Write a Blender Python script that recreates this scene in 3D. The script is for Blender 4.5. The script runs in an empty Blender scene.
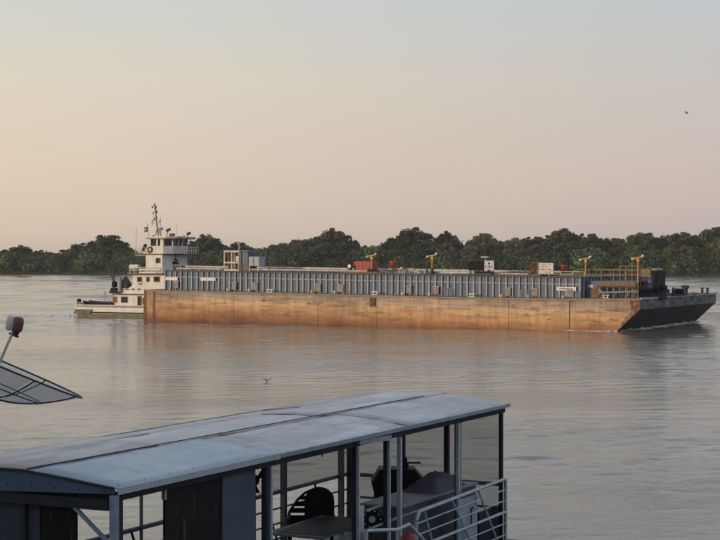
import bpy, bmesh, math, random
from mathutils import Vector, Matrix
R = math.radians
random.seed(11)
scn = bpy.context.scene
COL = scn.collection

# ------------------------------------------------------------------ camera
cam = bpy.data.cameras.new('camera'); cam.sensor_width = 36; cam.lens = 80
cam.clip_start = 0.5; cam.clip_end = 20000
camo = bpy.data.objects.new('camera', cam); COL.objects.link(camo)
camo.location = (0, 0, 6.0); camo.rotation_euler = (R(90 - 0.358), 0, 0)
scn.camera = camo

# ------------------------------------------------------------------ sky, sun, exposure
SUN_AZ = math.atan2(-0.80, -0.60)       # compass style angle from +Y towards +X
SUN_EL = R(8)
sdir = Vector((math.sin(SUN_AZ) * math.cos(SUN_EL), math.cos(SUN_AZ) * math.cos(SUN_EL), math.sin(SUN_EL)))
world = bpy.data.worlds.new("World"); scn.world = world; world.use_nodes = True
nt = world.node_tree; nt.nodes.clear()
def N(nt, t, **k):
    n = nt.nodes.new(t)
    for a, b in k.items(): setattr(n, a, b)
    return n
wout = N(nt, 'ShaderNodeOutputWorld'); bg = N(nt, 'ShaderNodeBackground')
sky = N(nt, 'ShaderNodeTexSky', sky_type='NISHITA', sun_disc=False)
sky.sun_elevation = SUN_EL; sky.sun_rotation = SUN_AZ; sky.dust_density = 4.0; sky.air_density = 1.2; sky.ozone_density = 1.5
tc = N(nt, 'ShaderNodeTexCoord'); sep = N(nt, 'ShaderNodeSeparateXYZ'); nt.links.new(tc.outputs['Generated'], sep.inputs[0])
def ramp(nt, pts, interp='EASE'):
    r = N(nt, 'ShaderNodeValToRGB'); cr = r.color_ramp; cr.interpolation = interp
    while len(cr.elements) < len(pts): cr.elements.new(0.5)
    for e, (p, c) in zip(cr.elements, pts):
        e.position = p; e.color = (c[0], c[1], c[2], 1) if not isinstance(c, (int, float)) else (c, c, c, 1)
    return r
# haze tone by height above the horizon, warm towards the sun and mauve away from it
H = 10.0
warm = ramp(nt, [(0.0, (.68, .53, .40)), (0.05, (.72, .58, .44)), (0.11, (.69, .62, .50)), (0.17, (.575, .605, .575)), (0.45, (.42, .49, .57)), (1.0, (.28, .36, .49))], 'LINEAR')
cool = ramp(nt, [(0.0, (.50, .42, .40)), (0.05, (.545, .46, .43)), (0.11, (.53, .50, .475)), (0.17, (.48, .52, .56)), (0.45, (.37, .44, .55)), (1.0, (.28, .36, .49))], 'LINEAR')
nt.links.new(sep.outputs['Z'], warm.inputs[0]); nt.links.new(sep.outputs['Z'], cool.inputs[0])
dotn = N(nt, 'ShaderNodeVectorMath', operation='DOT_PRODUCT'); dotn.inputs[1].default_value = (-1, 0, 0)
nt.links.new(tc.outputs['Generated'], dotn.inputs[0])
azm = N(nt, 'ShaderNodeMapRange', interpolation_type='SMOOTHSTEP'); azm.inputs[1].default_value = -0.34; azm.inputs[2].default_value = 0.34
nt.links.new(dotn.outputs['Value'], azm.inputs[0])
mixh = N(nt, 'ShaderNodeMix', data_type='RGBA')
nt.links.new(azm.outputs[0], mixh.inputs[0]); nt.links.new(cool.outputs[0], mixh.inputs[6]); nt.links.new(warm.outputs[0], mixh.inputs[7])
# the hazy layer sits over the clear Nishita sky
SKY_K = 0.10
hz10 = N(nt, 'ShaderNodeVectorMath', operation='SCALE'); hz10.inputs['Scale'].default_value = 1.0 / SKY_K
nt.links.new(mixh.outputs[2], hz10.inputs[0])
mixs = N(nt, 'ShaderNodeMix', data_type='RGBA'); mixs.inputs[0].default_value = 0.93
nt.links.new(sky.outputs[0], mixs.inputs[6]); nt.links.new(hz10.outputs[0], mixs.inputs[7])
nt.links.new(mixs.outputs[2], bg.inputs['Color']); bg.inputs['Strength'].default_value = SKY_K
nt.links.new(bg.outputs[0], wout.inputs[0])

sun = bpy.data.lights.new('sun', 'SUN'); sun.energy = 1.55; sun.angle = R(6); sun.color = (1.0, 0.74, 0.50)
suno = bpy.data.objects.new('sun', sun); COL.objects.link(suno)
suno.rotation_euler = (-sdir).to_track_quat('-Z', 'Y').to_euler()
suno.location = (-60, -20, 60)
scn.view_settings.view_transform = 'Standard'; scn.view_settings.look = 'None'
scn.view_settings.exposure = 0.20; scn.view_settings.gamma = 1.0

# ------------------------------------------------------------------ materials
MATS = {}
def mat(name, c1, c2=None, rough=0.6, metal=0.0, scale=(1, 1, 1), nscale=2.0, lo=0.35, hi=0.65, bump=0.0, bscale=20.0, c3=None, n3=1.0, lo3=.55, hi3=.62, s3=None, alpha=None, emit=None, spec=None, coord='Object'):
    if name in MATS: return MATS[name]
    m = bpy.data.materials.new(name); m.use_nodes = True; t = m.node_tree
    b = t.nodes['Principled BSDF']; out = t.nodes['Material Output']
    b.inputs['Roughness'].default_value = rough; b.inputs['Metallic'].default_value = metal
    if spec is not None: b.inputs['Specular IOR Level'].default_value = spec
    tc = N(t, 'ShaderNodeTexCoord')
    def noise(sc, ns, det=6):
        mp = N(t, 'ShaderNodeMapping'); mp.inputs['Scale'].default_value = sc
        t.links.new(tc.outputs[coord], mp.inputs[0])
        n = N(t, 'ShaderNodeTexNoise'); n.inputs['Scale'].default_value = ns; n.inputs['Detail'].default_value = det; n.inputs['Roughness'].default_value = .62
        t.links.new(mp.outputs[0], n.inputs['Vector']); return n
    if c2 is None: c2 = tuple(x * 0.82 for x in c1)
    n = noise(scale, nscale); r = ramp(t, [(lo, c1), (hi, c2)]); t.links.new(n.outputs[0], r.inputs[0])
    last = r.outputs[0]
    if c3 is not None:
        n3_ = noise(s3 or scale, n3, 9); r3 = ramp(t, [(lo3, 0.0), (hi3, 1.0)], 'LINEAR'); t.links.new(n3_.outputs[0], r3.inputs[0])
        mx = N(t, 'ShaderNodeMix', data_type='RGBA'); t.links.new(r3.outputs[0], mx.inputs[0]); t.links.new(last, mx.inputs[6])
        mx.inputs[7].default_value = (*c3, 1); last = mx.outputs[2]
    t.links.new(last, b.inputs['Base Color'])
    if bump:
        nb = noise((1, 1, 1), bscale); bp = N(t, 'ShaderNodeBump'); bp.inputs['Strength'].default_value = bump; bp.inputs['Distance'].default_value = .02
        t.links.new(nb.outputs[0], bp.inputs['Height']); t.links.new(bp.outputs[0], b.inputs['Normal'])
    if alpha is not None:
        tr = N(t, 'ShaderNodeBsdfTransparent'); ms = N(t, 'ShaderNodeMixShader'); ms.inputs[0].default_value = alpha
        t.links.new(tr.outputs[0], ms.inputs[1]); t.links.new(b.outputs[0], ms.inputs[2]); t.links.new(ms.outputs[0], out.inputs[0])
    if emit:
        b.inputs['Emission Color'].default_value = (*emit, 1); b.inputs['Emission Strength'].default_value = 1
    MATS[name] = m; return m

M_white = mat('white_paint', (.76, .72, .66), (.62, .57, .50), .45, nscale=1.2, c3=(.30, .17, .08), n3=2.2, lo3=.62, hi3=.74, s3=(2, 2, .35))
M_whitetrim = mat('white_trim', (.72, .70, .66), (.58, .54, .48), .4)
M_offgreen = mat('boot_stripe', (.17, .16, .09), (.10, .09, .055), .6)
M_glass = mat('dark_glass', (.02, .022, .025), (.03, .03, .032), .08)
M_black = mat('black_rubber', (.014, .014, .016), (.024, .023, .023), .7, spec=.2)
M_darksteel = mat('dark_steel', (.045, .043, .045), (.075, .06, .05), .6, nscale=3)
M_blue = mat('blue_grey_paint', (.080, .118, .172), (.058, .086, .13), .5, nscale=.8, c3=(.16, .10, .07), n3=3, lo3=.60, hi3=.72, s3=(1, 1, .3))
M_rib = mat('rib_paint', (.35, .39, .43), (.23, .26, .30), .5, nscale=1.5, c3=(.20, .13, .09), n3=3, lo3=.60, hi3=.7)
M_tan = mat('tan_paint', (.34, .27, .20), (.25, .19, .14), .7, nscale=3)
M_vent = mat('vent_tan', (.36, .30, .24), (.25, .20, .16), .75, nscale=4)
M_yellow = mat('yellow_paint', (.62, .34, .06), (.45, .22, .05), .5, nscale=6)
M_yelrail = mat('faded_yellow', (.31, .235, .12), (.20, .15, .10), .6, nscale=5)
M_red = mat('red_paint', (.42, .035, .025), (.30, .03, .025), .5, nscale=1.2)
M_rust = mat('rust_orange', (.30, .12, .045), (.17, .07, .035), .8, nscale=4)
M_pipe = mat('pale_pipe', (.62, .57, .50), (.42, .36, .30), .4, nscale=2)
M_cobalt = mat('cobalt_paint', (.035, .06, .20), (.025, .04, .12), .45, nscale=2)
M_wood = mat('weathered_brown', (.27, .17, .10), (.17, .11, .075), .75, nscale=3, scale=(1, 1, 5))
M_deck = mat('deck_steel', (.26, .20, .16), (.17, .13, .11), .8, nscale=.7, c3=(.28, .13, .06), n3=1.3)
M_bulb = mat('lamp_head', (.75, .72, .66), (.6, .58, .52), .3)

def hull_material():
    m = bpy.data.materials.new('rusted_ochre_hull'); m.use_nodes = True; t = m.node_tree
    b = t.nodes['Principled BSDF']; b.inputs['Roughness'].default_value = .7
    tc = N(t, 'ShaderNodeTexCoord'); sp = N(t, 'ShaderNodeSeparateXYZ'); t.links.new(tc.outputs['Object'], sp.inputs[0])
    def noise(sc, ns, det=8):
        mp = N(t, 'ShaderNodeMapping'); mp.inputs['Scale'].default_value = sc; t.links.new(tc.outputs['Object'], mp.inputs[0])
        n = N(t, 'ShaderNodeTexNoise'); n.inputs['Scale'].default_value = ns; n.inputs['Detail'].default_value = det; n.inputs['Roughness'].default_value = .65
        t.links.new(mp.outputs[0], n.inputs['Vector']); return n
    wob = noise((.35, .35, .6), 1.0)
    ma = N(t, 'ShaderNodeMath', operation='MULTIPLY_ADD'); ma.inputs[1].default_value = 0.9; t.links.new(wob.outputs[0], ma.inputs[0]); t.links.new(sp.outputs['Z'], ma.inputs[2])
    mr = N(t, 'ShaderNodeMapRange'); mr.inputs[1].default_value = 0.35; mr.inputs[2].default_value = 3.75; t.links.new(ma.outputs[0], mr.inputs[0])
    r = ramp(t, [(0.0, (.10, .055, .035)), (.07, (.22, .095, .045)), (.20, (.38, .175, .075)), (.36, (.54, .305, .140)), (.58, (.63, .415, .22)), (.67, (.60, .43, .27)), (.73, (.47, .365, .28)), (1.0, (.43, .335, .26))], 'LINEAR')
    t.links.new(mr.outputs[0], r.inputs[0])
    # long horizontal scrapes
    s1 = noise((.25, .25, 3.2), 1.0, 10); rs = ramp(t, [(.50, 0.0), (.64, .9)], 'LINEAR'); t.links.new(s1.outputs[0], rs.inputs[0])
    m1 = N(t, 'ShaderNodeMix', data_type='RGBA'); t.links.new(rs.outputs[0], m1.inputs[0]); t.links.new(r.outputs[0], m1.inputs[6]); m1.inputs[7].default_value = (.30, .16, .085, 1)
    s2 = noise((.9, .9, 6), 1.1, 10); rs2 = ramp(t, [(.62, 0.0), (.66, 1.0)], 'LINEAR'); t.links.new(s2.outputs[0], rs2.inputs[0])
    m2 = N(t, 'ShaderNodeMix', data_type='RGBA'); t.links.new(rs2.outputs[0], m2.inputs[0]); t.links.new(m1.outputs[2], m2.inputs[6]); m2.inputs[7].default_value = (.055, .035, .028, 1)
    s3 = noise((1.6, 1.6, .35), 1.2, 8); rs3 = ramp(t, [(.35, 0.78), (.65, 1.12)], 'LINEAR'); t.links.new(s3.outputs[0], rs3.inputs[0])
    m3 = N(t, 'ShaderNodeMix', data_type='RGBA', blend_type='MULTIPLY'); m3.inputs[0].default_value = 1; t.links.new(m2.outputs[2], m3.inputs[6]); t.links.new(rs3.outputs[0], m3.inputs[7])
    s4 = noise((.09, .09, .35), 1.0, 5); rs4 = ramp(t, [(.38, (.66, .62, .60)), (.62, (1.15, 1.12, 1.08))], 'LINEAR'); t.links.new(s4.outputs[0], rs4.inputs[0])
    m4 = N(t, 'ShaderNodeMix', data_type='RGBA', blend_type='MULTIPLY'); m4.inputs[0].default_value = 1; t.links.new(m3.outputs[2], m4.inputs[6]); t.links.new(rs4.outputs[0], m4.inputs[7])
    s5 = noise((.5, .5, 1.1), 1.0, 12); rs5 = ramp(t, [(.57, 0.0), (.63, .85)], 'LINEAR'); t.links.new(s5.outputs[0], rs5.inputs[0])
    m5 = N(t, 'ShaderNodeMix', data_type='RGBA'); t.links.new(rs5.outputs[0], m5.inputs[0]); t.links.new(m4.outputs[2], m5.inputs[6]); m5.inputs[7].default_value = (.26, .135, .07, 1)
    t.links.new(m5.outputs[2], b.inputs['Base Color'])
    nb = noise((1, 1, 1.6), 1.3, 4); bp = N(t, 'ShaderNodeBump'); bp.inputs['Strength'].default_value = .8; bp.inputs['Distance'].default_value = .10
    t.links.new(nb.outputs[0], bp.inputs['Height']); t.links.new(bp.outputs[0], b.inputs['Normal'])
    return m
M_hull = hull_material()
M_bow = mat('worn_bow_paint', (.16, .20, .25), (.11, .14, .18), .65, nscale=1.0, scale=(1, .5, 1), c3=(.075, .05, .042), n3=1.5, lo3=.44, hi3=.58, s3=(1, .55, 1.3), bump=.3, bscale=3)
M_bowlow = mat('dark_bow_bottom', (.080, .060, .050), (.040, .034, .031), .6, nscale=.8, c3=(.13, .075, .045), n3=1.2, lo3=.54, hi3=.68, s3=(1, .35, 1))

def leaf_material(name, a, b_, ns=.35):
    m = bpy.data.materials.new(name); m.use_nodes = True; t = m.node_tree; b = t.nodes['Principled BSDF']
    b.inputs['Roughness'].default_value = .6; b.inputs['Specular IOR Level'].default_value = .25
    tc = N(t, 'ShaderNodeTexCoord'); n = N(t, 'ShaderNodeTexNoise'); n.inputs['Scale'].default_value = ns; n.inputs['Detail'].default_value = 5
    t.links.new(tc.outputs['Object'], n.inputs['Vector']); r = ramp(t, [(.35, a), (.68, b_)]); t.links.new(n.outputs[0], r.inputs[0])
    oi = N(t, 'ShaderNodeObjectInfo'); mr = N(t, 'ShaderNodeMapRange'); mr.inputs[3].default_value = .62; mr.inputs[4].default_value = 1.6; t.links.new(oi.outputs['Random'], mr.inputs[0])
    hs = N(t, 'ShaderNodeHueSaturation'); t.links.new(mr.outputs[0], hs.inputs['Value']); t.links.new(r.outputs[0], hs.inputs['Color'])
    mh = N(t, 'ShaderNodeMapRange'); mh.inputs[3].default_value = .485; mh.inputs[4].default_value = .515; t.links.new(oi.outputs['Random'], mh.inputs[0]); t.links.new(mh.outputs[0], hs.inputs['Hue'])
    t.links.new(hs.outputs[0], b.inputs['Base Color'])
    tl = N(t, 'ShaderNodeBsdfTranslucent'); t.links.new(hs.outputs[0], tl.inputs[0]); ms = N(t, 'ShaderNodeMixShader'); ms.inputs[0].default_value = .2
    t.links.new(b.outputs[0], ms.inputs[1]); t.links.new(tl.outputs[0], ms.inputs[2]); t.links.new(ms.outputs[0], t.nodes['Material Output'].inputs[0])
    return m
M_leaf = leaf_material('dark_foliage', (.050, .062, .026), (.130, .126, .055))
M_leaf2 = leaf_material('olive_foliage', (.11, .090, .050), (.165, .135, .075))
M_bush = leaf_material('bush_foliage', (.060, .080, .032), (.130, .150, .060), .25)
M_bark = mat('bark', (.11, .085, .065), (.07, .055, .045), .9)

# ------------------------------------------------------------------ mesh builder
class MB:
    def __init__(s): s.v = []; s.f = []
    def add(s, vs, fs):
        o = len(s.v); s.v += [Vector(v) for v in vs]; s.f += [tuple(i + o for i in f) for f in fs]; return s
    def box(s, x0, x1, y0, y1, z0, z1):
        if x0 > x1: x0, x1 = x1, x0
        if y0 > y1: y0, y1 = y1, y0
        if z0 > z1: z0, z1 = z1, z0
        return s.add([(x0,y0,z0),(x1,y0,z0),(x1,y1,z0),(x0,y1,z0),(x0,y0,z1),(x1,y0,z1),(x1,y1,z1),(x0,y1,z1)],
                     [(3,2,1,0),(4,5,6,7),(0,1,5,4),(1,2,6,5),(2,3,7,6),(3,0,4,7)])
    def tube(s, p0, p1, r, n=8, r1=None):
        p0 = Vector(p0); p1 = Vector(p1); d = p1 - p0
        if d.length < 1e-6: return s
        q = d.to_track_quat('Z', 'Y'); r1 = r if r1 is None else r1
        vs = [p0 + q @ Vector((r*math.cos(2*math.pi*i/n), r*math.sin(2*math.pi*i/n), 0)) for i in range(n)]
        vs += [p1 + q @ Vector((r1*math.cos(2*math.pi*i/n), r1*math.sin(2*math.pi*i/n), 0)) for i in range(n)]
        fs = [(i, (i+1) % n, n+(i+1) % n, n+i) for i in range(n)] + [tuple(range(n-1, -1, -1)), tuple(range(n, 2*n))]
        return s.add(vs, fs)
    def path(s, pts, r, n=8):
        for a, b in zip(pts[:-1], pts[1:]): s.tube(a, b, r, n)
        return s
    def bar(s, p0, p1, w, h):
        p0 = Vector(p0); p1 = Vector(p1); d = (p1 - p0).normalized(); up = Vector((0, 0, 1))
        if abs(d.z) > .99: up = Vector((0, 1, 0))
        sx = d.cross(up).normalized(); uz = sx.cross(d).normalized()
        c = [(-w/2, -h/2), (w/2, -h/2), (w/2, h/2), (-w/2, h/2)]
        vs = [p0 + sx*a + uz*b for a, b in c] + [p1 + sx*a + uz*b for a, b in c]
        return s.add(vs, [(3,2,1,0),(4,5,6,7),(0,1,5,4),(1,2,6,5),(2,3,7,6),(3,0,4,7)])
    def prism(s, poly, axis, a, b):
        def P(u, w, k):
            return (k, u, w) if axis == 'x' else (u, k, w) if axis == 'y' else (u, w, k)
        n = len(poly); vs = [P(u, w, a) for u, w in poly] + [P(u, w, b) for u, w in poly]
        fs = [(i, (i+1) % n, n+(i+1) % n, n+i) for i in range(n)] + [tuple(range(n-1, -1, -1)), tuple(range(n, 2*n))]
        return s.add(vs, fs)
    def lathe(s, c, prof, n=16, axis=Vector((0, 0, 1))):
        c = Vector(c); q = axis.to_track_quat('Z', 'Y'); vs = []; fs = []
        for r, z in prof:
            for i in range(n):
                a = 2*math.pi*i/n; vs.append(c + q @ Vector((r*math.cos(a), r*math.sin(a), z)))
        for k in range(len(prof)-1):
            for i in range(n):
                fs.append((k*n+i, k*n+(i+1) % n, (k+1)*n+(i+1) % n, (k+1)*n+i))
        fs.append(tuple(range(n-1, -1, -1))); fs.append(tuple((len(prof)-1)*n+i for i in range(n)))
        return s.add(vs, fs)
ROOT = {}
def mesh_of(mb, name, Mx, material, smooth=False):
    me = bpy.data.meshes.new(name); me.from_pydata([tuple(Mx @ v) for v in mb.v], [], mb.f); me.materials.append(material)
    bm = bmesh.new(); bm.from_mesh(me); bmesh.ops.recalc_face_normals(bm, faces=bm.faces); bm.to_mesh(me); bm.free()
    if smooth:
        for p in me.polygons: p.use_smooth = True
    me.update(); return me
def tags(o, label=None, cat=None, group=None, kind=None):
    if label: o['label'] = label
    if cat: o['category'] = cat
    if group: o['group'] = group
    if kind: o['kind'] = kind
    return o
def thing(name, F, loc, label, cat, group=None):
    o = bpy.data.objects.new(name, None); COL.objects.link(o); o.empty_display_size = .3
    mw = F @ Matrix.Translation(loc); o.matrix_world = mw; ROOT[o.name] = mw
    return tags(o, label, cat, group)
def part(name, mb, material, parent, F, smooth=False, bevel=0, label=None):
    mw = ROOT[parent.name]
    me = mesh_of(mb, name, mw.inverted() @ F, material, smooth)
    o = bpy.data.objects.new(name, me); COL.objects.link(o); o.parent = parent; ROOT[o.name] = mw
    if bevel:
        b = o.modifiers.new('bevel', 'BEVEL'); b.width = bevel; b.segments = 2; b.limit_method = 'ANGLE'
    if label: o['label'] = label
    return o
def solo(name, mb, material, F, loc, label=None, cat=None, group=None, kind=None, smooth=False, bevel=0):
    mw = F @ Matrix.Translation(loc); me = mesh_of(mb, name, mw.inverted() @ F, material, smooth)
    o = bpy.data.objects.new(name, me); COL.objects.link(o); o.matrix_world = mw; ROOT[o.name] = mw
    if bevel:
        b = o.modifiers.new('bevel', 'BEVEL'); b.width = bevel; b.segments = 2; b.limit_method = 'ANGLE'
    return tags(o, label, cat, group, kind)
def copy_tree(o, parent=None):
    c = o.copy(); COL.objects.link(c); c.parent = parent; ROOT[c.name] = ROOT.get(o.name, Matrix())
    for ch in list(o.children): copy_tree(ch, c)
    return c
def face_text(txt, size, origin, right, up):
    """flat lettering as mesh data in a frame: origin, right and up are vectors of that frame"""
    cu = bpy.data.curves.new('lettering', 'FONT'); cu.body = txt; cu.size = size; cu.extrude = 0.004; cu.resolution_u = 2
    ob = bpy.data.objects.new('lettering_source', cu); COL.objects.link(ob)
    me = ob.to_mesh(); mb = MB(); o = Vector(origin); r = Vector(right); u = Vector(up); n = r.cross(u)
    mb.add([o + r*v.co.x + u*v.co.y + n*(v.co.z+.008) for v in me.vertices], [tuple(p.vertices) for p in me.polygons])
    ob.to_mesh_clear(); bpy.data.objects.remove(ob); return mb
WORLD = Matrix.Identity(4)

# ------------------------------------------------------------------ water
def water_material():
    m = bpy.data.materials.new('river_water'); m.use_nodes = True; t = m.node_tree; b = t.nodes['Principled BSDF']
    b.inputs['Base Color'].default_value = (.20, .165, .125, 1); b.inputs['Roughness'].default_value = .07; b.inputs['IOR'].default_value = 1.36
    g = N(t, 'ShaderNodeNewGeometry')
    def noise(sc, rot, ns, det, rough=.55, dist=0.0):
        mp = N(t, 'ShaderNodeMapping'); mp.inputs['Scale'].default_value = sc; mp.inputs['Rotation'].default_value = (0, 0, rot)
        t.links.new(g.outputs['Position'], mp.inputs[0]); n = N(t, 'ShaderNodeTexNoise'); n.inputs['Scale'].default_value = ns
        n.inputs['Detail'].default_value = det; n.inputs['Roughness'].default_value = rough; n.inputs['Distortion'].default_value = dist
        t.links.new(mp.outputs[0], n.inputs['Vector']); return n.outputs[0]
    def math_(op, a, b_, c=None):
        k = N(t, 'ShaderNodeMath', operation=op)
        for i, x in enumerate((a, b_, c)):
            if x is None: continue
            if isinstance(x, (int, float)): k.inputs[i].default_value = x
            else: t.links.new(x, k.inputs[i])
        return k.outputs[0]
    def mr(x, a, b_, c, d, smooth=True):
        k = N(t, 'ShaderNodeMapRange', interpolation_type='SMOOTHSTEP' if smooth else 'LINEAR')
        for i, v in enumerate((a, b_, c, d)): k.inputs[i+1].default_value = v
        t.links.new(x, k.inputs[0]); return k.outputs[0]
    big = noise((.22, .34, 1), R(8), 1.0, 3)
    mid = noise((.95, 1.35, 1), R(-9), 1.0, 4, .55, .5)
    fine = noise((1.9, 2.7, 1), R(14), 1.0, 5, .6)
    # barge frame distances: where the barge and tug have stirred the surface
    dS = N(t, 'ShaderNodeVectorMath', operation='DOT_PRODUCT'); dS.inputs[1].default_value = (.891, -.456, 0); t.links.new(g.outputs['Position'], dS.inputs[0])
    dT = N(t, 'ShaderNodeVectorMath', operation='DOT_PRODUCT'); dT.inputs[1].default_value = (.456, .891, 0); t.links.new(g.outputs['Position'], dT.inputs[0])
    s0 = -20.98*.891 - 156.1*.456*-1*-1; t0 = -20.98*.456 + 156.1*.891
    s_ = math_('SUBTRACT', dS.outputs['Value'], s0); t_ = math_('SUBTRACT', dT.outputs['Value'], t0)
    wob = noise((.08, .08, 1), 0, 1.0, 2)
    edge = math_('ADD', t_, math_('MULTIPLY', math_('SUBTRACT', 47.5, s_), .56))     # 0 on the wake line, positive inside
    edge = math_('ADD', edge, math_('MULTIPLY', math_('SUBTRACT', wob, .5), 6.0))
    inside = mr(edge, -1.0, 1.2, 0, 1)
    outer = mr(t_, 14, 2, 0, 1)
    mask = math_('MULTIPLY', inside, outer)
    chop = noise((.22, .55, 1), R(27), 1.3, 5, .62, .8)
    h = math_('MULTIPLY', big, .02)
    patch = mr(noise((.03, .07, 1), 0, 1.0, 3), .40, .62, .35, 1.0)
    h = math_('MULTIPLY_ADD', math_('MULTIPLY', mid, patch), .035, h)
    h = math_('MULTIPLY_ADD', math_('MULTIPLY', fine, patch), .042, h)
    h = math_('MULTIPLY_ADD', math_('MULTIPLY', chop, mask), .03, h)
    bp = N(t, 'ShaderNodeBump'); bp.inputs['Strength'].default_value = 1.0; bp.inputs['Distance'].default_value = 1.0
    t.links.new(h, bp.inputs['Height']); t.links.new(bp.outputs[0], b.inputs['Normal'])
    return m
M_water = water_material()
import numpy as np
def river_mesh():
    rg = np.random.RandomState(4); X0, X1, Y0, Y1 = -54.0, 54.0, 18.0, 178.0
    xs = np.linspace(X0, X1, 541); ys = [Y0]
    while ys[-1] < Y1: ys.append(ys[-1]+.11+.0012*(ys[-1]-18))
    ys = np.array(ys); ys = Y0+(ys-Y0)*(Y1-Y0)/(ys[-1]-Y0); gx, gy = np.meshgrid(xs, ys)
    def waves(n, l0, l1, slope, th0, spread):
        h = np.zeros_like(gx)
        for i in range(n):
            lam = l0*(l1/l0)**rg.rand(); th = th0+rg.randn()*spread; k = 2*math.pi/lam
            a = slope*math.sqrt(2.0/n)/k; kx = k*math.sin(th); ky = k*math.cos(th)
            ph = kx*gx+ky*gy+rg.rand()*6.283+.6*np.sin(gx*.11*rg.rand()+gy*.09*rg.rand()+rg.rand()*6)
            h += a*np.sin(ph)
        return h
    def blob(sc, sd):
        r2 = np.random.RandomState(sd); v = np.zeros_like(gx)
        for i in range(9): th = r2.rand()*3.14; f = sc*(.5+r2.rand()); v += np.sin(gx*f*math.cos(th)*.6+gy*f*math.sin(th)+r2.rand()*6.28)
        return np.clip(.5+v/6.0, 0, 1)
    patch = .45+.85*blob(.22, 8)
    h = (waves(60, .62, 2.0, WAVE_S, R(-8), .55)+waves(14, 2.5, 7.0, WAVE_S*.15, R(10), .45))*patch*(1+.4*np.clip((85-gy)/45, 0, 1))
    s_ = (gx+20.98)*.891-(gy-156.1)*.456; t_ = (gx+20.98)*.456+(gy-156.1)*.891
    edge = t_+(47.5-s_)*.56+(blob(.12, 3)-.5)*5
    inside = np.clip((edge+.6)/1.6, 0, 1)*np.clip((14-t_)/12, 0, 1)*np.clip((60-np.abs(s_-18))/20, 0, 1)
    rim = np.exp(-((edge-.4)/.9)**2)*np.clip((47.5-s_)/6, 0, 1)*np.clip(-t_/3, 0, 1)
    h += waves(30, 1.3, 5.5, WAVE_S*1.6, R(-27), .6)*inside*(.5+blob(.5, 6))+.05*rim+waves(30, 1.2, 5.0, WAVE_S*1.6, R(20), .6)*1.7*np.clip((-13-s_)/6, 0, 1)*np.clip((22-np.abs(t_-6))/14, 0, 1)*(.4+blob(.4, 12))
    fade = np.clip((gx-X0)/4, 0, 1)*np.clip((X1-gx)/4, 0, 1)*np.clip((gy-Y0)/1.5, 0, 1)*np.clip((Y1-gy)/8, 0, 1)
    h *= fade
    co = np.stack([gx, gy, h], -1).reshape(-1, 3); ny, nx = gx.shape; o = len(co)
    def grid(ny, nx, o): idx = o+np.arange(ny*nx).reshape(ny, nx); return np.stack([idx[:-1, :-1], idx[:-1, 1:], idx[1:, 1:], idx[1:, :-1]], -1).reshape(-1, 4)
    q = grid(ny, nx, 0)
    FX = 190.0; FY = 700.0; xs2 = np.linspace(-FX, FX, 260); ys2 = [Y1]
    while ys2[-1] < FY: ys2.append(ys2[-1]+.7+.0012*(ys2[-1]-Y1))
    ys2 = np.array(ys2); ys2 = Y1+(ys2-Y1)*(FY-Y1)/(ys2[-1]-Y1); gx, gy = np.meshgrid(xs2, ys2)
    h2 = waves(60, 5.0, 14.0, WAVE_S*1.1, R(-6), .35)*(.5+.7*blob(.05, 9))*np.clip((FX-np.abs(gx))/15, 0, 1)*np.clip((gy-Y1)/10, 0, 1)*np.clip((FY-gy)/10, 0, 1)
    q2 = grid(len(ys2), len(xs2), o); co = np.concatenate([co, np.stack([gx, gy, h2], -1).reshape(-1, 3)]); q = np.concatenate([q, q2]); o = len(co)
    ex = []; ef = []
    for (xa, xb, ya, yb) in ((-2900, 2900, -100, Y0), (-2900, X0, Y0, Y1), (X1, 2900, Y0, Y1), (-2900, -FX, Y1, FY), (FX, 2900, Y1, FY), (-2900, 2900, FY, 1800)):
        k_ = o+len(ex); ex += [(xa, ya, 0), (xb, ya, 0), (xb, yb, 0), (xa, yb, 0)]; ef.append([k_, k_+1, k_+2, k_+3])
    me = bpy.data.meshes.new('river'); V_ = np.concatenate([co, np.array(ex)]); F_ = np.concatenate([q, np.array(ef)])
    me.vertices.add(len(V_)); me.vertices.foreach_set('co', V_.astype(np.float32).ravel())
    me.loops.add(F_.size); me.loops.foreach_set('vertex_index', F_.astype(np.int32).ravel())
    me.polygons.add(len(F_)); me.polygons.foreach_set('loop_start', np.arange(0, F_.size, 4, dtype=np.int32)); me.polygons.foreach_set('loop_total', np.full(len(F_), 4, dtype=np.int32))
    me.polygons.foreach_set('use_smooth', np.ones(len(F_), dtype=bool)); me.update(calc_edges=True); me.materials.append(M_water)
    o_ = bpy.data.objects.new('river', me); COL.objects.link(o_); tags(o_, kind='structure')
WAVE_S = .038
river_mesh()

# far bank: a strip of land that climbs out of the river and runs on to the horizon
def shore_y(x):     # shoreline distance along world x
    return 648 - 0.30*x + 6*math.sin(x*.021) + 3*math.sin(x*.09+1)
M_ground = mat('river_bank_soil', (.085, .075, .045), (.055, .06, .03), .9, nscale=.05)
gm = MB(); prof = [(-900, -4.0), (-3, -1.2), (0, .05), (1.5, .9), (8, 1.6), (60, 2.2), (400, 3), (1200, 4), (2300, 5)]
xs = [-2900, -1800, -1200] + [x for x in range(-700, 701, 7)] + [1200, 1800, 2900]
for x in xs:
    xc = max(-600, min(600, x))
    for (d, z) in prof:
        gm.v.append(Vector((x, shore_y(xc) + d, z + (.35*math.sin(x*.37)+.25*math.sin(x*.9+2) if 0 < d < 100 else 0))))
k = len(prof); gm.f = [(i*k+j, (i+1)*k+j, (i+1)*k+j+1, i*k+j+1) for i in range(len(xs)-1) for j in range(k-1)]
solo('ground', gm, M_ground, WORLD, (0, 0, 0), kind='structure')

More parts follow.
